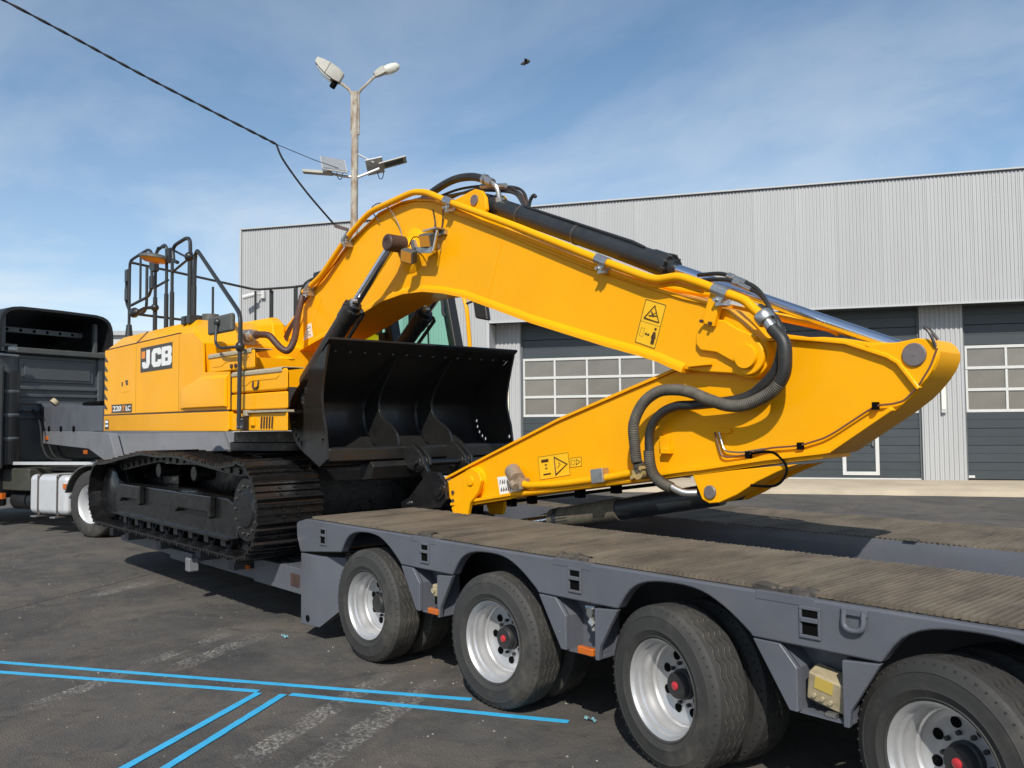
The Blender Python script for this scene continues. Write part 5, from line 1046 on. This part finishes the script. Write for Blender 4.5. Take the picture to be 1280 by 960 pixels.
# hydraulic tank, far hood, boom foot bracket
MB().loft([loopz([(-8.62, 3.62), (-8.12, 3.62), (-8.12, 3.92), (-8.62, 3.92)], 1.83), loopz([(-8.62, 3.62), (-8.12, 3.62), (-8.12, 3.92), (-8.62, 3.92)], 2.36), loopz([(-8.60, 3.66), (-8.18, 3.66), (-8.18, 3.9), (-8.60, 3.9)], 2.40)]).build('hydraulic_tank', YEL, house, bev=.02)
MB().loft([loopz([(-10.6, 3.9), (-8.22, 4.10), (-8.22, 4.24), (-10.6, 5.2)], 2.50), loopz([(-10.6, 3.9), (-8.28, 4.10), (-8.28, 4.24), (-10.6, 5.2)], 2.76), loopz([(-10.5, 3.98), (-8.40, 4.14), (-8.40, 4.23), (-10.5, 5.1)], 2.84)]).build('engine_cover', YEL, house, bev=.02)
for y in (4.24, 4.96): MB().prism([(-9.0, 1.83), (-7.75, 1.83), (-8.1, 2.15), (-8.30, 2.42), (-8.50, 2.52), (-8.72, 2.48), (-8.95, 2.2)], y, y + .045).build('boom_bracket', YEL, house, bev=.01)
MB().lathe([(0, -.05), (.12, -.05), (.13, -.04), (.13, .0)], (-8.52, 4.24, 2.33), n=24).build('bracket_boss', YEL, house)
m = MB(); m.loft([loopz([(-8.14, 4.0), (-7.86, 4.0), (-7.86, 4.2), (-8.14, 4.2)], 1.83), loopz([(-8.10, 4.02), (-7.90, 4.02), (-7.90, 4.2), (-8.10, 4.2)], 2.30), loopz([(-8.16, 4.02), (-7.98, 4.02), (-7.98, 4.2), (-8.16, 4.2)], 2.40)]); m.build('foot_casting', YEL, house, bev=.04, seg=3)
MB().box(-8.4, -7.4, 4.0, 5.2, 1.83, 2.0).build('front_deck', YEL, house)
m = MB(); m.cyl((-7.35, 4.05, 1.95), (-7.2, 4.05, 2.0), .04, n=10); m.box(-7.5, -7.3, 3.7, 4.1, 1.85, 2.05); m.build('valve_bank', DSTL, house)
MB().cyl((-10.35, 4.3, 2.80), (-10.35, 4.3, 3.08), .13, .10, n=20).build('exhaust_stack', GPL, house)
# handrails: each tube its own part
def rail(path, r=.0175, nm='handrail', soft=True):
    return MB().tube(soften(path) if soft else path, r, 10).build(nm, RAIL, ex)
rail([(-7.135, 3.225, 1.73), (-7.114, 3.225, 2.62), (-7.18, 3.24, 2.70), (-8.54, 3.43, 3.455), (-8.63, 3.44, 3.505), (-8.71, 3.45, 3.465), (-8.735, 3.45, 2.78)], .020)
MB().box(-7.21, -7.075, 3.235, 3.291, 1.655, 1.77).build('rail_foot', CABB, ex, bev=.005)
for x, z in ((-7.185, 1.68), (-7.10, 1.68), (-7.185, 1.745), (-7.10, 1.745)): MB().cyl((x, 3.226, z), (x, 3.236, z), .011, n=6).build('bolt', STL, ex)
rail([(x, 3.45, z) for x, z in RAILH], .020)
MB().cyl((-8.843, 3.45, 2.78), (-8.84, 3.45, 3.52), .026, n=12).build('rail_sleeve', RAIL, ex); MB().cyl((-8.735, 3.45, 2.76), (-8.73, 3.45, 3.15), .026, n=12).build('rail_sleeve', RAIL, ex)
for x in (-8.86, -8.72): MB().box(x - .045, x + .045, 3.38, 3.52, 2.75, 2.84).build('rail_foot', RAIL, ex, bev=.01)
# gate frames
rail([(-11.20, 3.60, 2.82), (-11.20, 3.60, 3.75), (-11.14, 3.60, 3.80), (-10.55, 3.60, 3.84), (-10.42, 3.60, 3.79), (-10.40, 3.60, 3.36), (-10.50, 3.60, 3.26), (-11.13, 3.60, 3.22)], .018)
rail([(-10.80, 3.60, 3.82), (-10.80, 3.60, 3.25)], .014, soft=False)
rail([(-11.32, 3.62, 3.70), (-11.38, 3.62, 3.62), (-11.38, 3.62, 3.28), (-11.20, 3.62, 3.12), (-10.85, 3.66, 3.10), (-10.75, 3.66, 3.16), (-10.75, 3.66, 3.66)], .018)
MB().cyl((-11.20, 3.60, 2.80), (-11.20, 3.60, 2.98), .05, .032, n=12).build('rail_foot', RAIL, ex)
rail([(-10.0, 3.50, 2.80), (-10.0, 3.50, 3.66), (-9.94, 3.50, 3.72), (-9.72, 3.50, 3.75), (-9.65, 3.50, 3.70), (-9.65, 3.50, 2.80)], .018)
rail([(-9.48, 3.50, 2.80), (-9.48, 3.50, 3.66)], .018, soft=False)
for x in (-10.0, -9.65, -9.48): MB().cyl((x, 3.50, 2.79), (x, 3.50, 3.18), .025, n=10).build('rail_sleeve', RAIL, ex)
for x, z in ((-10.41, 3.66), (-10.41, 3.42), (-10.02, 3.56), (-9.56, 3.60), (-11.30, 3.62), (-11.30, 3.38)): MB().box(x - .055, x + .055, 3.47 if x > -10.1 else 3.585, 3.53 if x > -10.1 else 3.635, z - .08, z + .08).build('gate_hinge', RAIL, ex, bev=.008)
rail([(-9.97, 3.50, 3.30), (-9.60, 3.50, 3.33)], .014, soft=False); rail([(-9.48, 3.50, 3.40), (-8.86, 3.46, 3.47)], .014, soft=False); rail([(-9.55, 3.50, 3.68), (-9.0, 3.46, 3.50), (-8.86, 3.45, 3.47)], .012)
rail([(-11.0, 3.55, 3.74), (-11.0, 4.3, 3.66), (-11.0, 5.2, 3.56), (-10.2, 5.4, 3.52), (-9.5, 5.4, 3.50)], .016)
rail([(-11.0, 3.55, 3.10), (-11.0, 5.2, 3.02), (-10.2, 5.4, 3.0)], .016)
for x, y in ((-11.0, 4.6), (-11.0, 5.2), (-10.75, 5.3), (-10.2, 5.4), (-9.6, 5.4)): rail([(x, y, 2.75), (x, y, 3.54)], .016, soft=False)
rail([(-10.75, 5.32, 3.53), (-10.75, 5.32, 3.05), (-10.65, 5.33, 2.97), (-10.30, 5.38, 2.97), (-10.22, 5.39, 3.05), (-10.22, 5.39, 3.50)], .022)
rail([(-10.08, 5.4, 2.95), (-10.08, 5.4, 3.45), (-9.95, 5.4, 3.55), (-9.3, 5.4, 3.62)], .018)
# mirrors on the rails
MB().lathe([(0, .02), (.13, .015), (.165, -.005), (.17, -.03), (.0, -.03)], (-9.72, 3.40, 3.60), axis=(.05, .12, 1), n=30).build('beacon_dish', GPL, ex)
MB().lathe([(0, -.028), (.12, -.026), (.150, -.008), (.155, .0)], (-9.721, 3.396, 3.568), axis=(.05, .12, 1), n=30).build('beacon_lens', mat('amber_beacon', (0.75, 0.30, 0.02), .3), ex)
MB().tube([(-9.72, 3.40, 3.62), (-9.70, 3.42, 3.70), (-9.62, 3.46, 3.70)], .014, 8).build('mirror_arm', RAIL, ex)
m = MB(); m.tube([(-9.98, 3.48, 3.06), (-10.10, 3.42, 3.06), (-10.20, 3.38, 3.03)], .02, 8); m.ball((-10.28, 3.36, 3.02), .10, .05, .06, 10); m.ball((-9.98, 3.49, 3.06), .045, .045, .045, 10); m.build('rear_camera', CABB, ex)
mm = MB().box(-7.96, -7.43, 3.275, 3.325, 2.555, 2.725).build('side_mirror', GPL, ex, bev=.022, seg=3)
MB().box(-7.93, -7.46, 3.327, 3.331, 2.575, 2.705).build('mirror_face', MIR, mm)
MB().tube(soften([(-7.12, 3.225, 2.385), (-7.54, 3.22, 2.40), (-7.65, 3.225, 2.46), (-7.69, 3.25, 2.655)]), .014, 8).build('mirror_arm', RAIL, ex)
MB().ball((-7.12, 3.225, 2.385), .042, .042, .05, 10).build('mirror_joint', CABB, ex); MB().ball((-7.69, 3.255, 2.655), .035, .03, .04, 8).build('mirror_joint', CABB, ex)
MB().ball((-8.84, 3.44, 3.47), .05, .05, .05, 10).build('mirror_joint', CABB, ex)
# ---- cab on the far side
cy0, cy1 = 5.02, 5.95
cab = MB().box(-9.1, -7.42, cy0, cy1, 1.83, 2.42).build('cab', CABB, ex, bev=.02)
def post(a, b, w=.09): return MB().bar(a, b, w, w, upv=(0, 1, 0)).build('cab_pillar', CABB, cab, bev=.012)
for y in (cy0 + .05, cy1 - .05):
    post((-7.40, y, 2.40), (-7.68, y, 3.44), .12); post((-9.05, y, 2.40), (-9.0, y, 3.44)); post((-8.3, y, 2.40), (-8.3, y, 3.44), .06)
MB().box(-9.1, -7.6, cy0, cy1, 3.42, 3.52).build('cab_roof', CABB, cab, bev=.03)
for y in (cy0 + .045, cy1 - .055):
    for a_, b_, c_ in ((-8.26, -7.50, -7.74), (-8.96, -8.34, -8.34)): MB().sheet([(a_, 2.43), (b_, 2.43), (c_, 3.415), (a_, 3.415)], y + .005).build('side_glass', GLS, cab)
MB().add([(-7.37, cy0 + .1, 2.42), (-7.37, cy1 - .1, 2.42), (-7.65, cy1 - .1, 3.42), (-7.65, cy0 + .1, 3.42)], [(0, 1, 2, 3)]).build('windscreen', GLS, cab)
MB().cyl((-7.92, cy1 - .07, 2.45), (-7.98, cy1 - .07, 3.4), .012, n=6).build('glass_seal', CABB, cab)
MB().tube(cr([(-7.55, cy1 - .2, 3.2), (-7.50, cy1 - .2, 3.05), (-7.47, cy1 - .21, 2.92), (-7.44, cy1 - .2, 2.88)], 5), .018, 8).build('wiper_arm', CABB, cab)
st2 = MB().box(-8.75, -8.25, 5.25, 5.72, 2.25, 2.50).box(-8.80, -8.66, 5.27, 5.70, 2.501, 3.05).build('driver_seat', CABB, cab, bev=.04)
MB().tube(soften([(-7.20, 5.93, 2.2), (-7.28, 5.93, 2.95), (-7.36, 5.93, 3.15)]), .024, 10).build('grab_rail', YEL, cab)
m = MB(); m.obox((-7.05, 5.95, 2.92), (.085, .02, -.02), (0, .03, 0), (-.02, 0, .10)); m.build('cab_mirror', CABB, ex, bev=.02); MB().tube([(-7.29, 5.93, 3.02), (-7.18, 5.94, 3.04), (-7.06, 5.95, 2.98)], .014, 8).build('mirror_arm', RAIL, ex)
m = MB(); m.box(-7.62, -7.50, cy0 - .03, cy0 - .001, 2.43, 2.66); m.build('cab_lock', CABB, cab)

# ================================================================== tractor truck at the trailer's gooseneck
PS = R(180 + 19)
TA = Vector((-14.40, 5.14, 0))
tk_ = thing('tractor_truck', 'dark grey tractor truck with high roof fairing and silver fuel tank', 'truck', TA, PS)
TGR = mat('truck_grey', (0.082, 0.09, 0.096), 0.42, coat=0.15, var=0.15, vscale=2, dirt=0.35, dcol=(0.09, 0.088, 0.08), dscale=2.0, rvar=.1)
TBK = mat('truck_black', (0.012, 0.013, 0.014), 0.45, var=.3, dirt=.25, dcol=(0.05, 0.047, 0.042))
ALU = mat('aluminium_tank', (0.58, 0.59, 0.60), 0.42, metal=0.35, var=.06, dirt=.2, dcol=(0.5, 0.49, 0.46))
def tb(m_): return m_
CX = 2.95                                    # back wall of the cab, metres ahead of the rear axle; local +y is the camera's side
def T(m_, name, mt, par=tk_, bev=0, ang=35): return m_.build(name, mt, par, bev=bev, local=True, ang=ang)
cabw = 1.20
cb_ = T(MB().box(CX, CX + 2.1, -cabw, cabw, 1.05, 3.02), 'cab', TGR, bev=.06)
# back wall: pressed panel with frames and grooves
T(MB().box(CX - .03, CX + .01, -.82, .62, 2.50, 2.92), 'pressed_panel', TGR, cb_, .02)
T(MB().box(CX - .045, CX - .028, -.74, .54, 2.55, 2.87), 'pressed_panel', TGR, cb_, .015)
for k in range(5): T(MB().box(CX - .04, CX + .01, -.90, .66, 2.36 - k * .13, 2.42 - k * .13), 'wall_groove', TGR, cb_, .015)
T(MB().box(CX - .05, CX + .01, -1.0, -.90, 1.5, 2.98), 'wall_frame', TGR, cb_, .02); T(MB().box(CX - .05, CX + .01, .70, 1.05, 1.5, 2.98), 'wall_frame', TGR, cb_, .03)
T(MB().box(CX - .16, CX + .02, -.98, .74, 3.00, 3.10), 'roof_ledge', GPL, cb_, .015)
for y in (-.98, .80): T(MB().cyl((CX - .10, y - .06, 3.06), (CX - .10, y + .1, 3.06), .06, n=12), 'fairing_bracket', STL, cb_)
# roof fairing: an open shell seen from behind
prof = []
for i in range(15):
    a = math.pi * i / 14; ca, sa = math.cos(a), math.sin(a)
    prof.append((1.10 * (abs(ca) ** .28) * (1 if ca >= 0 else -1), 3.02 + .80 * (abs(sa) ** .38)))
def shell(x, kx, kz): return [(x, y * kx, 3.02 + (z - 3.02) * kz) for y, z in prof]
outer = [shell(CX - .22, 1.0, 1.0), shell(CX + .5, 1.0, .96), shell(CX + 1.3, .95, .66), shell(CX + 1.95, .86, .12)]
inner = [shell(CX - .22, .955, .94), shell(CX + .5, .955, .90), shell(CX + 1.25, .90, .58)]
T(MB().loft(outer, cap=False, closed=False).loft(inner, cap=False, closed=False).loft([outer[0], inner[0]], cap=False, closed=False), 'roof_fairing', TBK, cb_, ang=50)
T(MB().box(CX + .30, CX + .34, -.80, .86, 3.40, 3.50), 'fairing_strut', TGR, cb_, .01)
for k in range(6): T(MB().cyl((CX + .296, .66 - k * .25, 3.45), (CX + .302, .66 - k * .25, 3.45), .03, n=10), 'strut_hole', DBLK, cb_)
for y in (-.86, .90): T(MB().box(CX - .02, CX + .05, y - .03, y + .03, 3.10, 3.66), 'fairing_strut', TGR, cb_)
T(MB().box(CX + 1.0, CX + 1.02, .05, .86, 3.12, 3.26), 'gap_plate', mat('gap_pale', (0.55, 0.62, 0.58), .5), cb_)
# side flap, air intake and exhaust stack on the near corner
T(MB().box(CX - .55, CX + .05, cabw - .02, cabw + .03, 1.0, 2.72), 'side_flap', TBK, cb_, .02)
T(MB().cyl((CX - .32, 1.0, 1.05), (CX - .32, 1.0, 2.66), .19, n=24), 'air_intake', TBK, cb_, .03)
for z in (1.5, 1.9, 2.3): T(MB().lathe([(.195, -.03), (.205, 0), (.195, .03)], (CX - .32, 1.0, z), axis=(0, 0, 1), n=24), 'intake_band', TGR, cb_)
T(MB().cyl((CX - .2, .74, 2.94), (CX - .2, 1.6, 2.96), .02, n=8), 'air_horn_bar', STL, cb_)
# chassis
ch = T(MB().box(-1.1, 5.2, -.45, -.37, .72, 1.0).box(-1.1, 5.2, .37, .45, .72, 1.0).box(-1.0, 2.5, -.6, .6, .95, .99), 'chassis', TBK)
T(MB().box(.6, 2.55, -.40, .40, 1.0, 1.06), 'catwalk', DSTL, ch)
T(MB().bar((.55, .72, 1.10), (5.2, 1.32, 1.06), .05, .05), 'silver_side_rail', ALU, ch)
for k in range(34): T(MB().box(.62 + k * .055, .635 + k * .055, .35, .66, 1.062, 1.085), 'catwalk_rib', STL, ch)
T(MB().box(2.0, 3.6, .45, .98, .62, 1.0), 'battery_box', mat('olive_dark', (0.035, 0.036, 0.028), .6, dirt=.4), ch, .03)
for x, z in ((2.45, .45), (2.0, .45)): T(MB().cyl((x - .2, .75, z), (x + .2, .75, z), .16, n=20), 'air_tank', TBK, ch)
T(MB().box(2.62, 2.70, 1.0, 1.06, .48, .58), 'marker_light', ORG_L, ch)
T(MB().box(2.74, 3.12, .90, 1.22, .35, 1.04), 'step_box', TBK, ch, .03)
T(MB().box(4.40, 5.20, -1.22, 1.22, .35, 1.04), 'bumper', TBK, ch, .05)
for sd in (-1, 1):
    yy = sd * (cabw + .004)
    dr_ = T(MB().box(CX + .75, CX + 1.85, min(yy, yy + sd * .02), max(yy, yy + sd * .02), 1.25, 2.85), 'cab_door', TGR, cb_, .03)
    T(MB().prism([(CX + .92, 2.05), (CX + 1.72, 1.95), (CX + 1.62, 2.72), (CX + .92, 2.72)], min(yy + sd * .021, yy + sd * .028), max(yy + sd * .021, yy + sd * .028)), 'door_window', CABB, dr_, .01)
    T(MB().box(CX + .86, CX + 1.02, min(yy + sd * .021, yy + sd * .05), max(yy + sd * .021, yy + sd * .05), 1.80, 1.84), 'door_handle', TBK, dr_, .006)
    T(MB().box(CX + 1.95, CX + 2.03, min(sd * 1.26, sd * 1.46), max(sd * 1.26, sd * 1.46), 1.95, 2.65), 'cab_mirror', TBK, cb_, .03)
    T(MB().ribbon([(3.75 + .60 * math.cos(R(a)), .515 + .60 * math.sin(R(a))) for a in range(10, 171, 10)], .03, min(sd * .80, sd * 1.24), max(sd * .80, sd * 1.24)), 'wheel_arch', TBK, ch, ang=60)
T(MB().box(CX + 2.098, CX + 2.112, -1.08, 1.08, 2.05, 2.85), 'windscreen', CABB, cb_, .01)
for k in range(5): T(MB().box(CX + 2.098, CX + 2.13, -.9, .9, 1.20 + k * .14, 1.28 + k * .14), 'grille_bar', TBK, cb_, .01)
# fuel tank with straps
ft = T(MB().box(.62, 1.62, .55, 1.22, .30, .93), 'fuel_tank', ALU, bev=.09)
ft.modifiers['bevel'].segments = 4
for x in (.86, 1.36): T(MB().box(x - .035, x + .035, .54, 1.232, .285, .942), 'tank_strap', DSTL, ft, .09)
T(MB().box(.62, .70, 1.19, 1.235, .72, .80), 'marker_light', ORG_L, ft)
for x in (.86, 1.36): T(MB().box(x - .07, x + .07, 1.05, 1.3, .26, .28), 'tank_foot', STL, ft)
# wheels and mudguard
def twheel(x, y, dual):
    s = 1 if y > 0 else -1
    tm = MB().lathe([(.29, -.13), (.31, -.15), (.40, -.155), (.48, -.145), (.505, -.125), (.515, -.10), (.515, -.06), (.503, -.055), (.503, -.04), (.515, -.035), (.515, .035), (.503, .04), (.503, .055), (.515, .06), (.515, .10), (.505, .125), (.48, .145), (.40, .155), (.31, .15), (.29, .13)], (0, 0, 0), n=56)
    w = link('wheel', tm.mesh('wheel', local=True), TYR, tk_); w.location = (x, y - s * .15, .515)
    rmm = MB().lathe([(.29, s * .13), (.30, s * .145), (.285, s * .13), (.27, s * .10), (.26, -s * .02), (.20, -s * .06), (.13, -s * .05), (.12, s * .03), (0, s * .04)] if dual else [(.29, s * .13), (.30, s * .145), (.27, s * .12), (.2, s * .06), (.13, s * .14), (0, s * .16)], n=40)
    link('rim', rmm.mesh('rim', local=True), ALU, w)
    for k in range(10):
        a = 2 * math.pi * k / 10; h = MB().cyl((.17 * math.cos(a), -s * .045, .17 * math.sin(a)), (.17 * math.cos(a), -s * .01, .17 * math.sin(a)), .016, n=6); link('wheel_nut', h.mesh('wheel_nut', local=True), DSTL, w)
    if dual: o = link('wheel', tm.mesh('wheel', local=True), TYR, tk_); o.location = (x, y - s * .49, .515)
for y in (1.25, -1.25): twheel(0, y, True); twheel(3.75, y, False)
mg = [(.62 * math.cos(R(a)), .515 + .60 * math.sin(R(a))) for a in range(15, 166, 10)]
for y0, y1 in ((.60, 1.27), (-1.27, -.60)): T(MB().ribbon(mg, .02, y0, y1), 'mudguard', GPL, ang=60)
T(MB().lathe([(0, 0), (.48, 0), (.48, .08), (0, .08)], (0, 0, 1.08), axis=(0, 0, 1), n=28), 'fifth_wheel', DSTL)
# air and electric lines hanging behind the cab
for k, y in enumerate((.25, .38, .1)):
    T(MB().tube(cr([(CX - .06, y, 2.0), (CX - .35, y + .05, 1.75), (CX - .55, y + .12, 1.35), (CX - .75, y + .1, 1.15), (CX - 1.2, y, 1.12)], 6), .018, 8), 'coil_line', TBK, ch)
T(MB().bar((CX - .1, .55, 2.0), (CX + .9, .95, 1.15), .03, .03), 'stay_rod', STL, ch)

# ================================================================== lamp post with old lamp heads and solar lamps
PB = Vector((-11.94, 7.31, 0))
lp_ = thing('lamp_post', 'peeling white steel lamp post with two lamp heads and solar lamps', 'lamp post', PB)
PEEL = mat('peeling_white_paint', (0.48, 0.46, 0.40), 0.7, col2=(0.27, 0.20, 0.13), vscale=5, bump=.4, bscale=40, dirt=1.0, dcol=(0.17, 0.075, 0.03), dscale=6, stretch=(2.2, 2.2, .8))
rg = Vector((rt.x, rt.y, 0)); zz = Vector((0, 0, 1)); tw = Vector((fw.x, fw.y, 0)).normalized()
def LPp(a, z, b=0): return PB + rg * a + tw * b + zz * z       # a: sideways to the right, b: away
pole_top = LPp(.055, 7.16)
MB().tube([LPp(0, 0), LPp(0, .4), LPp(.01, 1.0), LPp(.02, 3.0), LPp(.055, 7.16)], [.11, .085, .070, .064, .056], 16).build('pole', PEEL, lp_)
m = MB(); 
for a in (-.06, .0, .07): m.cyl(LPp(.05 + a * .8, 6.45), LPp(.05 + a * .8, 7.14), .024, n=10)
m.build('pole_collar', PEEL, lp_)
MB().tube([LPp(.0, 7.12), LPp(-.04, 7.20), LPp(-.24, 7.36)], .024, 8).build('lamp_arm', PEEL, lp_); MB().tube([LPp(.10, 7.12), LPp(.15, 7.20), LPp(.40, 7.44)], .022, 8).build('lamp_arm', PEEL, lp_)
LHM = mat('lamp_head_grey', (0.42, 0.41, 0.36), .6, var=.15, vscale=9)
d_ = (rg * -.90 + zz * .50 - tw * .12).normalized(); s_ = d_.cross(zz).normalized(); u_ = s_.cross(d_)
b0 = LPp(-.20, 7.36)
def lh(c0, secs, name, mtl, par=lp_, bev=.01):
    m = MB(); m.loft([[c0 + d_ * t + s_ * w + u_ * h for w, h in ((-ww, lo), (ww, lo), (ww * .9, hi), (-ww * .9, hi))] for t, ww, lo, hi in secs]); return m.build(name, mtl, par, bev=bev)
h1_ = lh(b0, [(-.02, .06, -.05, .12), (.08, .10, -.07, .15), (.24, .105, -.05, .165)], 'lamp_head', LHM)
lh(b0, [(.244, .105, -.05, .165), (.38, .10, .0, .155), (.48, .085, .05, .14)], 'lamp_hood', LHM, h1_)
lh(b0, [(.12, .08, -.09, -.07), (.28, .09, -.065, -.045), (.42, .07, .0, .015)], 'lamp_glass', mat('lamp_glass_grey', (.5, .52, .52), .2), h1_)
MB().cyl(b0 + d_ * .05 - u_ * .05, b0 + d_ * .05 - u_ * .17, .05, n=12).build('photocell', DBLK, h1_)
d_ = (rg * .83 + zz * .40 + tw * .25).normalized(); s_ = d_.cross(zz).normalized(); u_ = s_.cross(d_); b0 = LPp(.37, 7.44)
h2_ = lh(b0, [(.0, .04, -.04, .04), (.08, .06, -.04, .07), (.19, .085, -.03, .09)], 'lamp_head', LHM)
m = MB(); c = b0 + d_ * .30; m.loft([[c + d_ * (.17 * math.cos(t)) * k + s_ * (.09 * math.sin(t)) * k + u_ * h * .75 for t in [2 * math.pi * i / 18 for i in range(18)]] for k, h in ((.7, -.07), (.98, -.02), (1.0, .03), (.85, .09), (.4, .12))]); m.build('lamp_bowl', mat('lamp_bowl_pale', (.6, .6, .52), .3), h2_, ang=50)
# solar lamps lower on the post
SOL = mat('solar_panel', (0.30, 0.31, 0.32), .25, coat=.5, var=.2, vscale=14); SFR = mat('solar_frame', (.55, .56, .56), .4, metal=.4)
def panel(c, ax, ay, th, name, mtl, par=lp_):
    ax, ay = Vector(ax), Vector(ay); n_ = ax.cross(ay).normalized(); return MB().obox(c, ax, ay, n_ * th).build(name, mtl, par, bev=.004)
MB().tube([LPp(.02, 5.74), LPp(-.14, 5.76), LPp(-.32, 5.80)], .022, 8).build('solar_arm', SFR, lp_)
s1 = panel(LPp(-.30, 5.95), rg * .20 + zz * -.02 + tw * .05, tw * .18 + zz * .16 - rg * .06, .012, 'solar_panel_frame', SFR); panel(LPp(-.30, 5.95) + (-tw * .012 - zz * .001) * 0 + Vector((0, 0, .016)) - tw * .012, rg * .18 + zz * -.018 + tw * .045, tw * .16 + zz * .142 - rg * .053, .003, 'solar_cells', SOL, s1)
sh1 = panel(LPp(-.55, 5.81, -.05), rg * .24 + zz * .02 * -1, tw * .07, .022, 'solar_lamp', LHM)
MB().tube([LPp(.04, 5.72), LPp(.20, 5.78), LPp(.45, 5.88)], .022, 8).build('solar_arm', SFR, lp_); MB().tube([LPp(.02, 6.16), LPp(.22, 6.06), LPp(.36, 5.98)], .016, 8).build('solar_arm', SFR, lp_)
panel(LPp(.36, 5.96, .12), rg * .14 + zz * .03, tw * .16 - zz * .08, .010, 'solar_panel_frame', SFR)
sh2 = panel(LPp(.68, 5.96, -.05), rg * .22 + zz * .06, tw * .08 - zz * .03, .012, 'solar_lamp', LHM); panel(LPp(.70, 5.96, -.05) - Vector((0, 0, .004)) - tw * .018, rg * .15 + zz * .042, tw * .05 - zz * .02, .006, 'solar_lamp_face', GPL, sh2)
for a in (-.25, .42): MB().tube(cr([LPp(a, 5.82), LPp(a + .03, 5.72), LPp(a + .08, 5.72), LPp(a + .10, 5.82)], 5), .007, 6).build('loop_wire', DBLK, lp_)
MB().bar(LPp(-.06, 4.87), LPp(-.28, 4.94), .05, .05).build('cable_bracket', RUST, lp_)
# ---- overhead cables: a twisted bundle from above the yard, a thin span wire and a drop to the post
set_org((0, 0, 0))
CABM = mat('cable_black', (0.018, 0.018, 0.02), .6)
J = Vector((-12.05, 6.03, 6.04)); S0 = Vector((-12.9, -4.2, 9.3)); S1 = Vector((-12.36, 2.37, 7.22)); P_up = LPp(-.05, 5.83); P_lo = LPp(-.28, 4.95)
bundle = cr([tuple(S0), tuple(S0.lerp(S1, .5) + Vector((0, 0, -.05))), tuple(S1), tuple(S1.lerp(J, .5) + Vector((0, 0, -.02))), tuple(J)], 30)
def strand(ph):
    P_ = [Vector(p) for p in bundle]; out = []
    for i, p in enumerate(P_):
        t = (P_[min(i + 1, len(P_) - 1)] - P_[max(i - 1, 0)]).normalized(); a = t.orthogonal().normalized(); b = t.cross(a); out.append(p + (a * math.cos(i * .9 + ph) + b * math.sin(i * .9 + ph)) * .010)
    return out
c1 = MB().tube(strand(0), .012, 6).build('overhead_cable', CABM); tag(c1, 'thick twisted black overhead cable running from the lamp post over the yard', 'cable')
MB().tube(strand(3.14), .012, 6).build('cable_strand', CABM, c1)
MB().tube(cr([tuple(J), tuple(J.lerp(P_lo, .12) + Vector((0, 0, -.10))), tuple(J.lerp(P_lo, .5) + Vector((0, 0, -.10))), tuple(P_lo)], 10), .016, 6).build('cable_drop', CABM, c1)
MB().tube([tuple(J), tuple(J.lerp(P_up, .5) + Vector((0, 0, -.02))), tuple(P_up)], .006, 6).build('span_wire', CABM, c1)
# ---- a small bird in flight
bp = Vector((-14.29, 13.47, 10.17)); bdir = (rg * .85 + zz * .35).normalized(); bs = tw
m = MB(); m.tube([bp - bdir * .13, bp - bdir * .07, bp + bdir * .02, bp + bdir * .08, bp + bdir * .11], [.014, .034, .050, .038, .008], 10)
bird = m.build('bird', mat('bird_brown', (0.05, 0.035, 0.03), .8)); tag(bird, 'small dark bird flying in the sky above the warehouse', 'bird')
for s_ in (-1, 1):
    w = MB(); w.loft([[bp + bdir * .05, bp - bdir * .03, bp - bdir * .03 + zz * .006, bp + bdir * .05 + zz * .006], [bp + bdir * .03 + bs * s_ * .10 + zz * .03, bp - bdir * .04 + bs * s_ * .10 + zz * .03, bp - bdir * .04 + bs * s_ * .10 + zz * .034, bp + bdir * .03 + bs * s_ * .10 + zz * .034], [bp - bdir * .03 + bs * s_ * .20 + zz * .015, bp - bdir * .05 + bs * s_ * .20 + zz * .015, bp - bdir * .05 + bs * s_ * .20 + zz * .017, bp - bdir * .03 + bs * s_ * .20 + zz * .017]])
    w.build('wing', bird.data.materials[0], bird)

# ------------------------------------------------------------------ loose grit on the asphalt
set_org((0, 0, 0)); random.seed(77)
m = MB()
for i in range(1100):
    x, y = random.uniform(-13.5, -2.2), random.uniform(0.7, 3.9)
    r = random.choice((.003, .004, .004, .006, .009)) * random.uniform(.7, 1.3); a = random.uniform(0, 6.28)
    c, s_ = math.cos(a) * r, math.sin(a) * r
    m.add([(x + c, y + s_, .001), (x - s_, y + c * .8, .001), (x - c * .8, y - s_ * .8, .001), (x + s_, y - c, .001), (x + c * .2, y, r * random.uniform(.5, .9))], [(0, 1, 4), (1, 2, 4), (2, 3, 4), (3, 0, 4)])
g = m.build('gravel', mat('grit_stone', (0.16, 0.145, 0.12), .9, col2=(0.30, 0.28, 0.24), vscale=2.0), ang=10)
g['kind'] = 'stuff'; tag(g, 'loose pale grit scattered over the dark asphalt', 'gravel')
